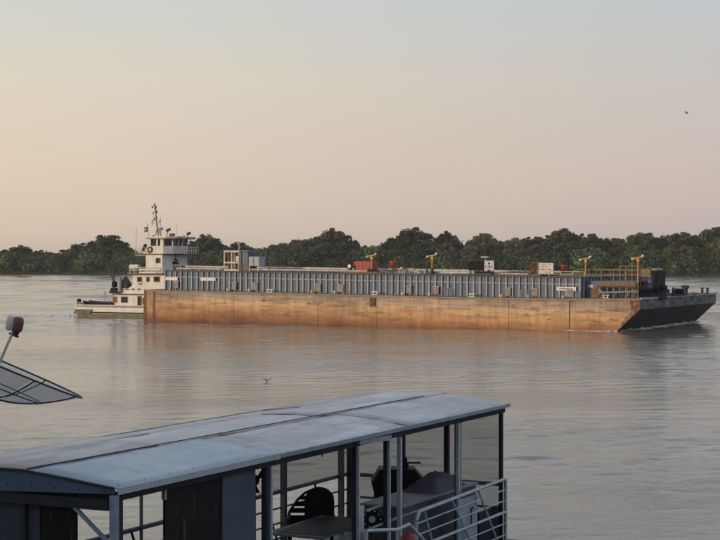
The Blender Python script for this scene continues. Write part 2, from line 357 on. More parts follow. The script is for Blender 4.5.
# near bank the photographer stands on, behind and below the camera
nb_ = MB(); xs = [-2900, -900, -200] + list(range(-120, 121, 8)) + [200, 900, 2900]; prof = [(9.5, -2.5), (7.0, -.6), (5.0, .7), (2.5, 2.6), (.6, 4.1), (-2, 4.4), (-12, 4.5), (-480, 5)]
for x in xs:
    for d, z in prof: nb_.v.append(Vector((x, d, z + (.15*math.sin(x*.7+d) if -100 < d < 6 else 0))))
k = len(prof); nb_.f = [(i*k+j, (i+1)*k+j, (i+1)*k+j+1, i*k+j+1) for i in range(len(xs)-1) for j in range(k-1)]
solo('near_bank', nb_, M_ground, WORLD, (0, 0, 0), kind='structure')
hz = MB(); hz.box(-2950, 2950, -490, 2960, -5.0, 34); ho = solo('haze', hz, bpy.data.materials.new('haze_air'), WORLD, (0, 0, 0), kind='stuff')
hm = ho.data.materials[0]; hm.use_nodes = True; t = hm.node_tree; t.nodes.clear(); pv = N(t, 'ShaderNodeVolumePrincipled'); pv.inputs['Color'].default_value = (.95, .93, .92, 1)
pv.inputs['Density'].default_value = 0.00012; pv.inputs['Anisotropy'].default_value = .2; ou = N(t, 'ShaderNodeOutputMaterial'); t.links.new(pv.outputs[0], ou.inputs['Volume'])
ho['label'] = 'thin evening haze over the river'

# ------------------------------------------------------------------ trees
def leaf_quads(rng, lobes, per, size, inner=.25):
    vs = []; fs = []
    for (cx, cy, cz, rx, ry, rz) in lobes:
        for i in range(per):
            d = Vector((rng.gauss(0, 1), rng.gauss(0, 1), rng.gauss(0, 1))).normalized()
            if d.z < -.35 and rng.random() < .6: d.z = -d.z
            rr = abs(rng.gauss(.93, .15)) if rng.random() > inner else rng.uniform(.2, .85)
            bump = 1 + .13*math.sin(d.x*5+cx) * math.sin(d.y*6+cy) + .08*math.sin(d.z*9+cz)
            p = Vector((cx+d.x*rx*rr*bump, cy+d.y*ry*rr*bump, cz+d.z*rz*rr*bump))
            n = (d*.8 + Vector((rng.gauss(0, .6), rng.gauss(0, .6), rng.gauss(.35, .6)))).normalized()
            t1 = n.orthogonal().normalized(); t2 = n.cross(t1); a = rng.uniform(0, 6.28); s = size*rng.uniform(.5, 1.15)
            u = (t1*math.cos(a)+t2*math.sin(a))*s; w = (t2*math.cos(a)-t1*math.sin(a))*s*rng.uniform(.5, .9)
            o = len(vs); vs += [p-u-w*.4, p+w*-.9, p+u-w*.2, p+u*.5+w, p-u*.6+w*.8]; fs.append((o, o+1, o+2, o+3, o+4))
    return vs, fs
def make_tree_meshes(seed, h=16.0, w=13.0, kind='round'):
    rng = random.Random(seed); lobes = []; nl = 32 if kind == 'round' else 21
    for i in range(nl):
        a = i*2.4 + rng.uniform(-.4, .4); k = math.sqrt((i+.5)/nl)
        x = math.cos(a)*k*w*.41*rng.uniform(.8, 1.12); y = math.sin(a)*k*w*.41*rng.uniform(.8, 1.12)
        top = h*(1 - .45*k*k*rng.uniform(.3, 1.5))*rng.uniform(.88, 1.0); r = w*rng.uniform(.05, .135); rz = r*rng.uniform(.62, .9)
        lobes.append((x, y, top-rz, r, r, rz))
        if rng.random() < .85: lobes.append((x*1.05, y*1.05, (top-rz)*rng.uniform(.48, .72), r*1.05, r*1.05, rz*1.1))
    vs, fs = leaf_quads(rng, lobes, 140, .34)
    cr = bpy.data.meshes.new('crown'); cr.from_pydata([tuple(v) for v in vs], [], fs); cr.update()
    tm = MB(); tm.tube((0, 0, -.5), (0.2, .1, h*.3), .42, 8, .30)
    for i in range(min(8, len(lobes))):
        L = lobes[i*2 % len(lobes)]; mid = Vector((L[0]*.5, L[1]*.5, h*.45)); tm.tube((0.2, .1, h*.28), mid, .22, 6, .15); tm.tube(mid, (L[0], L[1], L[2]), .15, 6, .05)
    tr = mesh_of(tm, 'trunk', WORLD, M_bark, True)
    return cr, tr, h, w
VAR = [make_tree_meshes(s, w=(13.0, 15.5, 11.0, 14.0)[s % 4], kind='round' if s % 3 else 'open') for s in range(1, 9)]
CR_DARK = []; CR_OLIVE = []
for cr, tr, h, w in VAR:
    a = cr; a.materials.append(M_leaf); CR_DARK.append(a)
    b_ = cr.copy(); b_.materials.clear(); b_.materials.append(M_leaf2); CR_OLIVE.append(b_)
def plant_tree(px, dist, hh, ww, var, label, group, olive=False, name='river_tree'):
    """px: column along the bank (720-wide survey), dist: metres inland, hh/ww: height and spread in metres"""
    k = (px-360)/1600.0
    Y = (648+dist)/(1+.30*k); X = k*Y; Y = shore_y(X)+dist; X = k*Y
    o = bpy.data.objects.new(name, None); COL.objects.link(o); o.location = (X, Y, 1.2)
    o.rotation_euler = (0, 0, random.uniform(0, 6.28)); o.scale = (ww/13.0*random.uniform(.85, 1.15), ww/13.0*random.uniform(.85, 1.15), hh/16.0)
    c = bpy.data.objects.new('crown', (CR_OLIVE if olive else CR_DARK)[var]); COL.objects.link(c); c.parent = o
    t = bpy.data.objects.new('trunk', VAR[var][1]); COL.objects.link(t); t.parent = o
    return tags(o, label, 'tree', group)
PROFILE = [(-30,248),(0,247),(20,245),(40,250),(55,253),(66,249),(80,243),(95,241),(108,235),(122,238),(133,247),(142,253),(160,248),(180,245),(192,240),(205,234),(216,236),(226,244),(238,241),(250,245),(262,248),(272,243),(282,243),(295,239),(312,237),(320,230),(333,228),(345,230),(354,237),(366,243),(376,244),(388,237),(400,231),(412,227),(424,231),(434,234),(446,231),(456,236),(463,243),(470,235),(484,233),(500,236),(514,237),(528,234),(540,233),(552,231),(562,228),(575,230),(590,233),(600,236),(612,234),(622,237),(632,233),(642,231),(655,232),(668,232),(680,230),(692,232),(702,227),(714,226),(730,227),(760,228)]
def prof_y(px):
    for (a, ya), (b, yb) in zip(PROFILE[:-1], PROFILE[1:]):
        if a <= px <= b: return ya+(yb-ya)*(px-a)/(b-a)
    return 245
def top_h(px, dist):
    k = (px-360)/1600.0; Y = (648+dist)/(1+.30*k); return 6+(260-prof_y(px))*Y/1600.0-1.2
FEATURE = {  # crowns one can single out in the skyline
 20: ('low rounded dark tree at the far left edge of the far bank', 17), 40: ('low flat dark tree left of the dip in the left tree line', 14),
 80: ('spreading dark tree rising just right of the dip in the left tree line', 17), 108: ('tall domed dark tree left of the white tug mast', 19),
 205: ('lone round dark tree just right of the white tug wheelhouse', 13), 240: ('low dark tree behind the slatted deck cabin on the barge', 13),
 282: ('wide mid green tree between the deck cabin and the tall domed tree', 14), 333: ('tall domed dark tree above the left end of the red deck container', 20),
 300: ('brownish olive tree left of the tall dome above the red container', 16),
 412: ('tallest broad dark tree above the white pipe manifold', 21), 446: ('rounded dark tree just left of the bare pale limb in the skyline', 13),
 484: ('brownish olive tree right above the black deck box', 15), 562: ('broad high dark tree above the yellow mast by the white notice board', 21),
 514: ('thin brownish tree crown between the black box and the white notice board', 12), 592: ('dark tree with ruddy leaves right of the broad tree by the notice board', 15),
 642: ('dark tree behind the rightmost yellow lamp post', 16), 680: ('dark tree above the raised bow of the barge', 16), 714: ('tallest dark tree at the right edge of the far bank', 19)}
for px, (lab, ww) in FEATURE.items():
    plant_tree(px, 14, top_h(px, 14)*1.03, ww*.95, random.randrange(8), lab, None, px in (300, 484, 514))
SEG = [(-60, 66, 'left of the dip in the left tree line'), (66, 150, 'between the left dip and the white tug'), (150, 225, 'behind the tug wheelhouse'), (225, 290, 'behind the framed deck cabin'), (290, 350, 'left of the red container'), (350, 390, 'above the red container'), (390, 430, 'above the white pipe manifold'), (430, 466, 'above the second yellow lamp post'), (466, 500, 'above the black deck box'), (500, 535, 'between the black box and the notice board'), (535, 575, 'above the cream notice board'), (575, 612, 'above the third yellow lamp post'), (612, 660, 'above the blue engine'), (660, 692, 'above the capstan on the bow'), (692, 800, 'at the right edge of the far bank')]
def seg(px):
    for a, b, w in SEG:
        if a <= px < b: return w
    return SEG[-1][2]
G1 = 'trees of the far bank skyline'
px = -30.0
while px < 752:
    ww = random.uniform(8.5, 12.5); d = random.uniform(16, 30); oli = random.random() < .22
    plant_tree(px, d, top_h(px, d)*random.uniform(.93, 1.0), ww, random.randrange(8), 'dark tree of the skyline '+seg(px), G1+' '+seg(px), oli)
    px += random.uniform(8, 14)
G2 = 'trees in front of the skyline row'
px = -25.0
while px < 750:
    d = random.uniform(5, 12)
    plant_tree(px, d, top_h(px, d)*random.uniform(.55, .80), random.uniform(8, 11), random.randrange(8), 'shorter green tree before the skyline row '+seg(px), G2+' '+seg(px), random.random() < .3)
    px += random.uniform(10, 17)
G3 = 'trees of the hindmost row'
px = -40.0
while px < 760:
    d = random.uniform(40, 60)
    plant_tree(px, d, top_h(px, d)*random.uniform(.80, .92), random.uniform(12, 15), random.randrange(8), 'hindmost dark tree showing through gaps '+seg(px), G3+' '+seg(px))
    px += random.uniform(15, 22)
rn = random.Random(77)
for i in range(26):          # unseen trees added behind the camera to shade the moored boat
    x = -96+i*5.4+rn.uniform(-1.5, 1.5); y = rn.uniform(-22, -13); v = rn.randrange(8); hh = rn.uniform(11, 15)
    o = bpy.data.objects.new('added_shade_tree', None); COL.objects.link(o); o.location = (x, y, 4.4); o.rotation_euler = (0, 0, rn.uniform(0, 6.28)); o.scale = (.8, .8, hh/16)
    for nm, me in (('crown', CR_DARK[v]), ('trunk', VAR[v][1])): c = bpy.data.objects.new(nm, me); COL.objects.link(c); c.parent = o
    tags(o, 'unseen tree added behind the viewpoint to shade the moored boat', 'tree', 'unseen trees added for shade')
# pale bare limb that shows in the skyline
lm = MB(); kx = (458-360)/1600*668
lm.path([(kx-1.5, 655, 15.5), (kx, 655, 13.2), (kx+.6, 655, 11.5), (kx+1.0, 655, 1)], .22, 6); lm.path([(kx, 655, 13.2), (kx+1.8, 655, 14.0)], .14, 6); lm.path([(kx-1.0, 655, 14.6), (kx-2.6, 655, 14.4)], .12, 6)
solo('dead_tree', lm, mat('bleached_wood', (.45, .40, .34), (.36, .31, .26), .8), WORLD, (kx, 655, 1), 'bare bleached dead tree between two dark crowns of the far bank', 'tree')
# bushes along the shore
BV = []
for s in range(5):
    rng = random.Random(50+s); lobes = []
    for i in range(9):
        lobes.append((rng.uniform(-3.4, 3.4), rng.uniform(-2, 2), rng.uniform(.7, 2.2), rng.uniform(1.0, 1.9), rng.uniform(1, 1.6), rng.uniform(.8, 1.5)))
    vs, fs = leaf_quads(rng, lobes, 260, .20); me = bpy.data.meshes.new('bush'); me.from_pydata([tuple(v) for v in vs], [], fs); me.materials.append(M_bush); me.update(); BV.append(me)
px = -25.0
while px < 750:
    for rowd, sc in ((random.uniform(1.5, 3.0), .8), (random.uniform(3.5, 7), 1.5), (random.uniform(5, 9), 2.3)):
        k = (px+random.uniform(-5, 5)-360)/1600.0; Y = (648)/(1+.30*k); X = k*Y; Y = shore_y(X)+rowd; X = k*Y
        o = bpy.data.objects.new('bush', random.choice(BV)); COL.objects.link(o); s = sc*random.uniform(.7, 1.25)
        o.location = (X, Y, .9); o.rotation_euler = (0, 0, random.uniform(0, 6.28)); o.scale = (s, s, s*random.uniform(.8, 1.15))
        tags(o, 'light green bush on the far waterline '+seg(px), 'bush', 'bushes on the far waterline '+seg(px))
    px += random.uniform(7, 11)
# reeds / grass fringe on the water's edge
rng = random.Random(5); vs = []; fs = []
for i in range(26000):
    x = rng.uniform(-190, 190); y = shore_y(x)+rng.uniform(-.3, 3.0); h = rng.uniform(.35, 1.2)*(.6+.5*math.sin(x*.15)**2); w = rng.uniform(.12, .3); a = rng.uniform(0, 3.14)
    o = len(vs); dx = math.cos(a)*w; dy = math.sin(a)*w; lx = rng.uniform(-.3, .3)
    vs += [(x-dx, y-dy, .0), (x+dx, y+dy, .0), (x+lx, y, h+.2)]; fs.append((o, o+1, o+2))
me = bpy.data.meshes.new('bank_grass'); me.from_pydata(vs, [], fs); me.materials.append(leaf_material('bank_grass', (.05, .06, .025), (.10, .11, .05), .1)); me.update()
o = bpy.data.objects.new('bank_grass', me); COL.objects.link(o); tags(o, 'short grass fringe along the far waterline', 'grass', kind='stuff')

# ------------------------------------------------------------------ barge frame
OX, OY = -20.98, 156.1; U = (.891, -.456); V = (.456, .891)
ANG = math.atan2(U[1], U[0])
FL = Matrix.Translation((OX, OY, 0)) @ Matrix.Rotation(ANG, 4, 'Z')          # level frame (tug)
PITCH = .0107
FB = FL @ Matrix.Rotation(PITCH, 4, 'Y')                                      # trimmed by the head
def S(px, t):
    r = (px-360)/1600.0; return (r*(OY+V[1]*t) - (OX+V[0]*t)) / (U[0]-U[1]*r)
def ZL(py, s, t): return 6-(py-260)*(OY+V[1]*t+U[1]*s)/1600.0
def Z(py, s, t): return ZL(py, s, t)+s*PITCH
BW = 24.5; DK = 3.12
barge = thing('cargo_barge', FB, (25, 12, 0), 'long rusty ochre tank barge with ribbed blue grey trunk pushed by the white tug', 'barge')
def sheer(s): return DK + .22*max(0, (s-36)/14)**1.5
# hull body (kept 3 cm inside the plating) and deck
def hull_prism(mb, t0, t1, s0, s1, inset=0.0, top=True):
    pass
hb = MB(); ns = 26; 
prof_s = [0.03+ (47.0-.03)*i/ns for i in range(ns+1)]
top = [(s, sheer(s)-.02) for s in prof_s] + [(49.75, sheer(49.8)-.02)]
poly = top + [(49.75, 2.45), (47.75, .5), (45.6, -1.6), (.03, -1.6)]
hb.prism(poly, 'y', .03, BW-.03)
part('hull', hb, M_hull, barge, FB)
dk = MB()
for a, b in zip(top[:-1], top[1:]):
    dk.add([(a[0], .02, a[1]+.03), (b[0], .02, b[1]+.03), (b[0], BW-.02, b[1]+.03), (a[0], BW-.02, a[1]+.03)], [(0, 1, 2, 3)])
part('deck', dk, M_deck, barge, FB)
joints = [0.0, S(154, 0), S(234, 0), S(318, 0), S(377, 0), S(410, 0), S(509, 0), S(570, 0)]
joints = joints + [47.6]
for i, (a, b) in enumerate(zip(joints[:-1], joints[1:])):
    m = MB(); g = .035 if i in (1, 7) else .012
    if i in (0, 6, 7): g = .03
    a2, b2 = a+g, b-g
    nn = max(1, int((b2-a2)/2)); rows = [-1.5, .7, 1.5, 2.3]
    pts_t = []
    vs = []; fs = []
    for q in range(nn+1):
        s = a2+(b2-a2)*q/nn
        for z in rows+[sheer(s)-.02]:
            bulge = 0.0 if z in (-1.5,) else random.uniform(-.018, .018)
            vs.append((s, -.03+bulge, z))
    kk = len(rows)+1
    for q in range(nn):
        for r_ in range(kk-1): fs.append((q*kk+r_, (q+1)*kk+r_, (q+1)*kk+r_+1, q*kk+r_+1))
    o0 = len(vs); vs += [(a2, .03, -1.5), (b2, .03, -1.5), (b2, .03, sheer(b2)-.02), (a2, .03, sheer(a2)-.02)]
    fs += [(0, nn*kk, o0+1, o0), tuple([0]+list(range(1, kk))+[o0+3, o0]), tuple([nn*kk+j for j in range(kk)]+[o0+2, o0+1])]
    m.add(vs, fs)
    if i == 7:
        m = MB(); m.prism([(a2, -1.4), (45.7, -1.4), (47.77, .5), (49.74, 2.45), (49.74, sheer(49.7)-.02), (47, sheer(47)-.02), (a2, sheer(a2)-.02)], 'y', -.035, .028)
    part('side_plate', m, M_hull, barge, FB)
# joint straps, stern post, strakes
m = MB(); m.box(-.10, .14, -.09, .03, -1.4, DK+.02); part('stern_post', m, M_rust, barge, FB)
m = MB(); m.box(S(154,0)-.10, S(154,0)+.10, -.075, .02, -1.4, DK-.05); part('joint_strap', m, M_rust, barge, FB)
m = MB(); m.box(joints[7]-.05, joints[7]+.05, -.06, .02, -1.4, sheer(joints[7])-.1); part('joint_strap', m, M_darksteel, barge, FB)
m = MB()
for a, b in zip(top[:-1], top[1:]): m.bar((a[0], -.07, a[1]-.07), (b[0], -.07, b[1]-.07), .10, .15)
part('gunwale', m, M_tan, barge, FB)
# bow: transom band, raked bottom, corner plate
zs = sheer(49.8)
for i in range(4):
    t0, t1 = BW*i/4+.02, BW*(i+1)/4-.02; m = MB(); m.box(49.74, 49.80, t0, t1, 2.40, zs-.02); part('bow_plate', m, M_bow, barge, FB)
    m = MB(); m.add([(49.79, t0, 2.40), (49.79, t1, 2.40), (45.7, t1, -1.5), (45.7, t0, -1.5), (49.70, t0, 2.40), (49.70, t1, 2.40), (45.6, t1, -1.5), (45.6, t0, -1.5)], [(0,1,2,3),(7,6,5,4),(0,4,5,1),(1,5,6,2),(2,6,7,3),(3,7,4,0)])
    part('rake_plate', m, M_bowlow if i % 2 else M_bowlow, barge, FB)
m = MB(); m.box(49.78, 49.92, -.08, BW+.05, zs-.12, zs+.04); part('bow_rail', m, M_rib, barge, FB)
m = MB(); m.prism([(48.9, sheer(48.9)-.15), (49.72, sheer(49.7)-.15), (49.72, 2.46), (48.3, 1.05), (48.1, 1.05), (49.0, 2.2)], 'y', -.05, -.036)
part('corner_wear', m, mat('flaking_rust', (.16, .065, .035), (.36, .20, .11), .85, nscale=3.5, lo=.42, hi=.6), barge, FB)
# trunk
TS0 = S(165, 1.0); TS1 = S(581, 1.0); TH = 1.80; TT = 1.0
m = MB(); m.box(TS0, TS1, TT, BW-1.0, DK-.05, DK+TH); part('trunk', m, M_blue, barge, FB)
m = MB(); m.box(TS0-.1, TS1+.1, TT-.16, BW-.9, DK+TH+.003, DK+TH+.10); part('trunk_top', m, M_darksteel, barge, FB)
m = MB(); m.box(TS0, TS1, TT-.055, TT, DK+1.22, DK+1.30); part('stringer', m, M_rib, barge, FB)
ribm = mesh_of(MB().box(-.06, .06, -.15, -.002, 0, TH-.004), 'rib', WORLD, M_rib)
n = int((TS1-TS0)/.61); mwi = ROOT[barge.name].inverted() @ FB
for i in range(n+1):
    s = TS0+.05+i*(TS1-TS0-.1)/n
    o = bpy.data.objects.new('rib', ribm); COL.objects.link(o); o.parent = barge; o.matrix_local = mwi @ Matrix.Translation((s, TT, DK+.01)) ; ROOT[o.name] = ROOT[barge.name]
for i in range(24):
    t = TT+.5+i*.9
    o = bpy.data.objects.new('rib', ribm); COL.objects.link(o); o.parent = barge; o.matrix_local = mwi @ Matrix.Translation((TS1, t, DK+.01)) @ Matrix.Rotation(R(90), 4, 'Z'); ROOT[o.name] = ROOT[barge.name]
# vent boxes on the side deck with a small fitting
for px in (172, 230, 251, 314, 337, 405, 432, 504, 531, 566):
    s = S(px, .5); m = MB(); m.box(s-.02, s+.50, .76, .85, DK+.16, DK+.80)
    o = part('vent_box', m, M_vent, barge, FB)
    m = MB(); m.box(s-.05, s+.53, .72, .848, DK+.803, DK+.87); part('vent_lid', m, M_rib, barge, FB)
    m = MB(); m.lathe((s-.28, .5, DK+.02), [(.10, 0), (.10, .2), (.07, .27), (.02, .29)], 8); part('vent_cap', m, M_whitetrim, barge, FB)
for px in (443, 449, 520, 526, 575):
    s = S(px, .5); m = MB(); m.path([(s-.12, .4, DK), (s-.12, .4, DK+.7), (s+.12, .4, DK+.7), (s+.12, .4, DK)], .03, 6); part('grab_rail', m, M_rib, barge, FB)
for px in (270, 375, 472, 606):
    s = S(px, .3); m = MB(); z = sheer(s); m.box(s-.3, s+.3, .12, .38, z+.012, z+.06); m.tube((s-.14, .25, z), (s-.2, .25, z+.26), .06); m.tube((s+.14, .25, z), (s+.2, .25, z+.26), .06); m.bar((s-.34, .25, z+.27), (s+.34, .25, z+.27), .12, .06)
    part('bollard', m, M_whitetrim, barge, FB)
s = S(373, 0); m = MB(); m.box(s-.28, s+.28, -.16, -.05, DK-1.05, DK-.25); part('draft_box', m, M_darksteel, barge, FB, label='dark square recess plate below the white bollard')
m = MB(); m.box(s-.16, s+.16, -.19, -.162, DK-.80, DK-.5); part('draft_mark', m, M_rust, barge, FB)
for a, b, py in ((165, 177, 278.5), (200, 215, 279)):
    s0, s1 = S(a, .8), S(b, .8); z = Z(py, s0, .8); m = MB(); m.box(s0, s1, TT-.18, TT-.145, z-.16, z+.16); part('white_plate', m, M_whitetrim, barge, FB)
s0, s1 = S(556.5, .8), S(576, .8); z = Z(288.6, s0, .8); m = MB(); m.box(s0, s1, TT-.20, TT-.15, z-.17, z+.17); sg = part('name_board', m, M_whitetrim, barge, FB)
m = MB(); x = s0+.25
while x < s1-.3:
    w = random.uniform(.04, .1); m.box(x, x+w, TT-.206, TT-.201, z-.05, z+.05); x += w+.04
part('lettering', m, M_darksteel, sg, FB)['kind'] = 'stuff'
# trunk deck fittings ---------------------------------------------------
TT0 = DK+TH+.10
def pipe(px0, px1, t, dz, r, mtl=M_pipe, name='cargo_pipe'):
    s0, s1 = S(px0, t), S(px1, t); m = MB(); m.tube((s0, t, TT0+dz), (s1, t, TT0+dz), r, 10)
    x = s0+.5
    while x < s1: m.box(x-.04, x+.04, t-.05, t+.05, TT0, TT0+dz-r*.5); x += 2.2
    part(name, m, mtl, barge, FB)
pipe(176, 222, 3.0, .16, .09); pipe(246, 385, 3.4, .17, .09); pipe(258, 362, 2.4, .05, .04, M_darksteel)
pipe(424, 478, 3.2, .17, .10); pipe(488, 528, 3.2, .14, .09); pipe(452, 486, 5.4, .12, .08, M_wood); pipe(480, 540, 2.4, .05, .06, M_wood)
pipe(186, 560, 8.0, .30, .12); pipe(340, 380, 2.0, .05, .06, M_wood)
# manifold
mani = thing('pipe_manifold', FB, (S(403, 3.5), 3.5, TT0), 'cluster of small white looped pipes and valves on the barge top, left of centre', 'pipes')
for i, px in enumerate((381, 384, 390, 393.5, 397, 401, 404.5, 408, 411, 416)):
    s = S(px, 3.0+.3*(i % 3)); t = 3.0+.3*(i % 3); h = (.30, .22, .55, .5, .42, .58, .5, .45, .30, .35)[i]
    m = MB(); m.path([(s-.12, t, TT0), (s-.14, t, TT0+h*.8), (s, t, TT0+h), (s+.16, t, TT0+h*.85), (s+.14, t, TT0)], .05, 8); part('pipe_loop', m, (M_pipe, M_whitetrim, M_wood, M_pipe)[i % 4] if i != 3 else M_rust, mani, FB)
m = MB(); m.tube((S(388, 3.2), 3.2, TT0+.38), (S(414, 3.2), 3.2, TT0+.50), .06); m.tube((S(409, 2.8), 2.8, TT0+.30), (S(420, 2.8), 2.8, TT0+.12), .06); part('header_pipe', m, M_pipe, mani, FB)
m = MB()
for px in (392, 403, 414): s = S(px, 3.1); m.lathe((s, 3.1, TT0+.5), [(.02, 0), (.16, .02), (.16, .05), (.02, .06)], 10); m.tube((s, 3.1, TT0+.2), (s, 3.1, TT0+.52), .03)
part('valve_wheel', m, M_rust, mani, FB)
# dark winches / hatches on trunk top
for i, (a, b, hh, lab) in enumerate(((366, 376, .32, 'low black winch at the foot of the lamp post by the red container'), (425, 431, .42, 'small grey hatch box just left of the second yellow lamp post'), (473, 492, .30, 'low black machinery under the white number board'))):
    s0, s1 = S(a, 2.2), S(b, 2.2); c = thing('deck_winch', FB, ((s0+s1)/2, 2.5, TT0), lab, 'winch')
    m = MB(); m.box(s0, s1, 2.2, 2.9, TT0, TT0+hh*.6); part('base_frame', m, M_darksteel, c, FB, bevel=.02)
    m = MB(); m.tube((s0+.15, 2.55, TT0+hh*.8), (s1-.15, 2.55, TT0+hh*.8), hh*.38, 12); part('drum', m, M_black if i != 1 else M_rib, c, FB)
    m = MB(); m.tube((s0+.02, 2.55, TT0+hh*.8), (s0+.10, 2.55, TT0+hh*.8), hh*.6, 12); m.tube((s1-.10, 2.55, TT0+hh*.8), (s1-.02, 2.55, TT0+hh*.8), hh*.6, 12); part('flange', m, M_darksteel, c, FB)
# lamp posts
def lamp_post(px, t, py_top, base_z, label):
    s = S(px, t); zt = Z(py_top, s, t); c = thing('lamp_post', FB, (s, t, base_z), label, 'lamp post', 'yellow lamp posts on the barge')
    m = MB(); m.tube((s, t, base_z), (s, t, zt-.1), .075, 8); part('post', m, M_yellow, c, FB)
    m = MB(); m.box(s-.16, s+.16, t-.16, t+.16, base_z, base_z+.06); part('foot', m, M_darksteel, c, FB)
    m = MB(); m.bar((s-.42, t, zt-.16), (s+.42, t, zt-.02), .07, .09); m.box(s-.11, s+.11, t-.1, t+.1, zt-.42, zt-.2); part('cross_arm', m, M_yellow, c, FB)
    for sx, dz in ((-.42, -.22), (.45, .04)):
        m = MB(); m.lathe((s+sx-.05, t-.05, zt+dz), [(.03, -.12), (.09, -.08), (.11, .05), (.08, .10)], 10, Vector((.5 if sx > 0 else -.6, -.4, .5)).normalized()); part('lamp_head', m, M_bulb, c, FB)
    return c
lamp_post(371.3, 2.6, 254.5, TT0, 'yellow lamp post standing right beside the red deck container')
lamp_post(431.8, 2.6, 254.5, TT0, 'yellow lamp post left of the black deck box, clear of other gear')
lamp_post(585.5, 2.8, 257.5, TT0-.1 if False else DK, 'yellow lamp post at the trunk end right of the white notice board')
lamp_post(637.8, 2.8, 256.5, DK, 'yellow lamp post beside the blue engine near the bow')
# red container
s0, s1, t = S(353.5, 4.5), S(370.5, 4.5), 4.5
rc = thing('deck_container', FB, ((s0+s1)/2, t+.8, TT0), 'red steel box standing on the barge top behind a yellow lamp post', 'container')
zt = Z(261.2, s0, t); m = MB(); m.box(s0, s1, t, t+1.6, TT0+.12, zt); part('body', m, M_red, rc, FB, bevel=.03)
m = MB(); m.box(s0+.05, s0+.25, t+.1, t+1.5, TT0, TT0+.117); m.box(s1-.25, s1-.05, t+.1, t+1.5, TT0, TT0+.117); part('skid', m, M_darksteel, rc, FB)
m = MB()
for i in range(5): x = s0+.15+i*(s1-s0-.3)/4; m.box(x-.03, x+.03, t-.03, t-.002, TT0+.16, zt-.05)
part('panel_rib', m, M_red, rc, FB)
m = MB(); s = S(350, 4.2); m.lathe((s, 4.2, TT0), [(.2, 0), (.2, .5), (.22, .55), (.16, .62)], 12); o = solo('drum', m, M_darksteel, FB, (s, 4.2, TT0), 'dark drum with a pale round face standing left of the red container', 'drum')
m = MB(); m.tube((s, 3.97, TT0+.62), (s, 3.99, TT0+.62), .17, 12); part('drum_face', m, M_whitetrim, o, FB)
def hydrant(px, py, t, base, lab):
    s = S(px, t); z = Z(py, s, t); c = thing('fire_monitor', FB, (s, t, base), lab, 'fire monitor')
    m = MB(); m.tube((s, t, base), (s, t, z-.2), .05); part('stand', m, M_darksteel, c, FB)
    m = MB(); m.lathe((s, t, z-.25), [(.12, 0), (.22, .08), (.22, .2), (.28, .26), (.28, .42), (.2, .5)], 10); m.tube((s, t, z-.05), (s-.35, t-.2, z+.08), .06, 8, .09); part('head', m, M_red, c, FB)
hydrant(392.5, 263.5, 6.5, TT0, 'small red fire monitor rising behind the white pipe manifold')
hydrant(563, 267.5, 6.5, TT0, 'red fire monitor standing right of the white notice board')
# slatted cabin / scaffold
t = 3.2; s0, s1, s2, s3 = S(224, t), S(238.5, t), S(247.5, t), S(258.5, t); z1 = Z(251.5, s0, t); zm = Z(262.5, s0, t)
sc = thing('deck_cabin', FB, ((s0+s2)/2, t+.9, TT0), 'two tier pale framed open cabin with brown and blue panels on the barge top', 'cabin')
m = MB()
for x in (s0, (s0+s1)/2, s1):
    for y in (t, t+1.8): m.box(x-.05, x+.05, y-.05, y+.05, TT0, z1)
part('upright', m, M_pipe, sc, FB)
for zz in (TT0+.1, zm, z1):
    m = MB(); m.box(s0-.07, s1+.07, t-.07, t+.03, zz-.07, zz+.07); m.box(s0-.07, s0+.03, t+.03, t+1.8, zz-.06, zz+.06); part('crossbeam', m, M_pipe, sc, FB)
for (a, b) in ((s0+.08, (s0+s1)/2-.08), ((s0+s1)/2+.08, s1-.1)):
    for (c_, d) in ((TT0+.2, zm-.1), (zm+.1, z1-.1)):
        m = MB(); m.box(a, b, t+.5, t+.55, c_, d); part('brown_panel', m, M_wood, sc, FB)
        m = MB(); m.box(a+(b-a)*.45, a+(b-a)*.55, t+.42, t+.48, c_, d); part('slat', m, M_darksteel, sc, FB)
m = MB(); m.box(s1-.42, s1-.08, t+.1, t+.4, zm+.12, z1-.45); part('pale_box', m, M_pipe, sc, FB)
m = MB(); m.box(s1+.09, s2, t-.02, t+1.8, zm-.1, z1-.05); part('blue_panel', m, M_blue, sc, FB)
m = MB(); m.box(s1+.09, s2, t+.02, t+1.7, TT0+.02, zm-.12); part('brown_base', m, M_wood, sc, FB)
m = MB(); m.box(s0-.1, s2+.1, t-.1, t+1.95, z1+.073, z1+.12); part('cabin_roof', m, M_rib, sc, FB)
m = MB(); m.tube((S(239, 3.0), 2.9, TT0), (S(239, 3.0), 2.9, Z(243, s1, 3.0)), .06); m.tube((S(239, 3.0), 2.9, Z(244, s1, 3)), (S(236.5, 3.0), 2.9, Z(243.3, s1, 3)), .04)
solo('signal_mast', m, M_pipe, FB, (S(239, 3.0), 2.9, TT0), 'thin pale mast rising in front of the open framed deck cabin', 'mast')
z0 = Z(266, s2, t); z1b = Z(256.5, s2, t)
tk = thing('water_tank', FB, ((s2+s3)/2, t+.6, TT0), 'pale blue square tank on legs at the right side of the framed deck cabin', 'tank')
m = MB(); m.box(s2+.07, s3, t, t+1.2, z0, z1b); part('tank_body', m, mat('pale_blue_tank', (.36, .40, .44), (.28, .32, .36), .5), tk, FB, bevel=.04)
for x in (s2+.15, s3-.06):
    for y in (t+.05, t+1.15): m = MB(); m.box(x-.05, x+.05, y-.05, y+.05, TT0, z0-.002); part('leg', m, M_pipe, tk, FB)
m = MB(); m.box((s2+s3)/2-.02, (s2+s3)/2+.05, t-.03, t-.002, z0+.05, z1b-.05); part('tank_seam', m, M_blue, tk, FB)
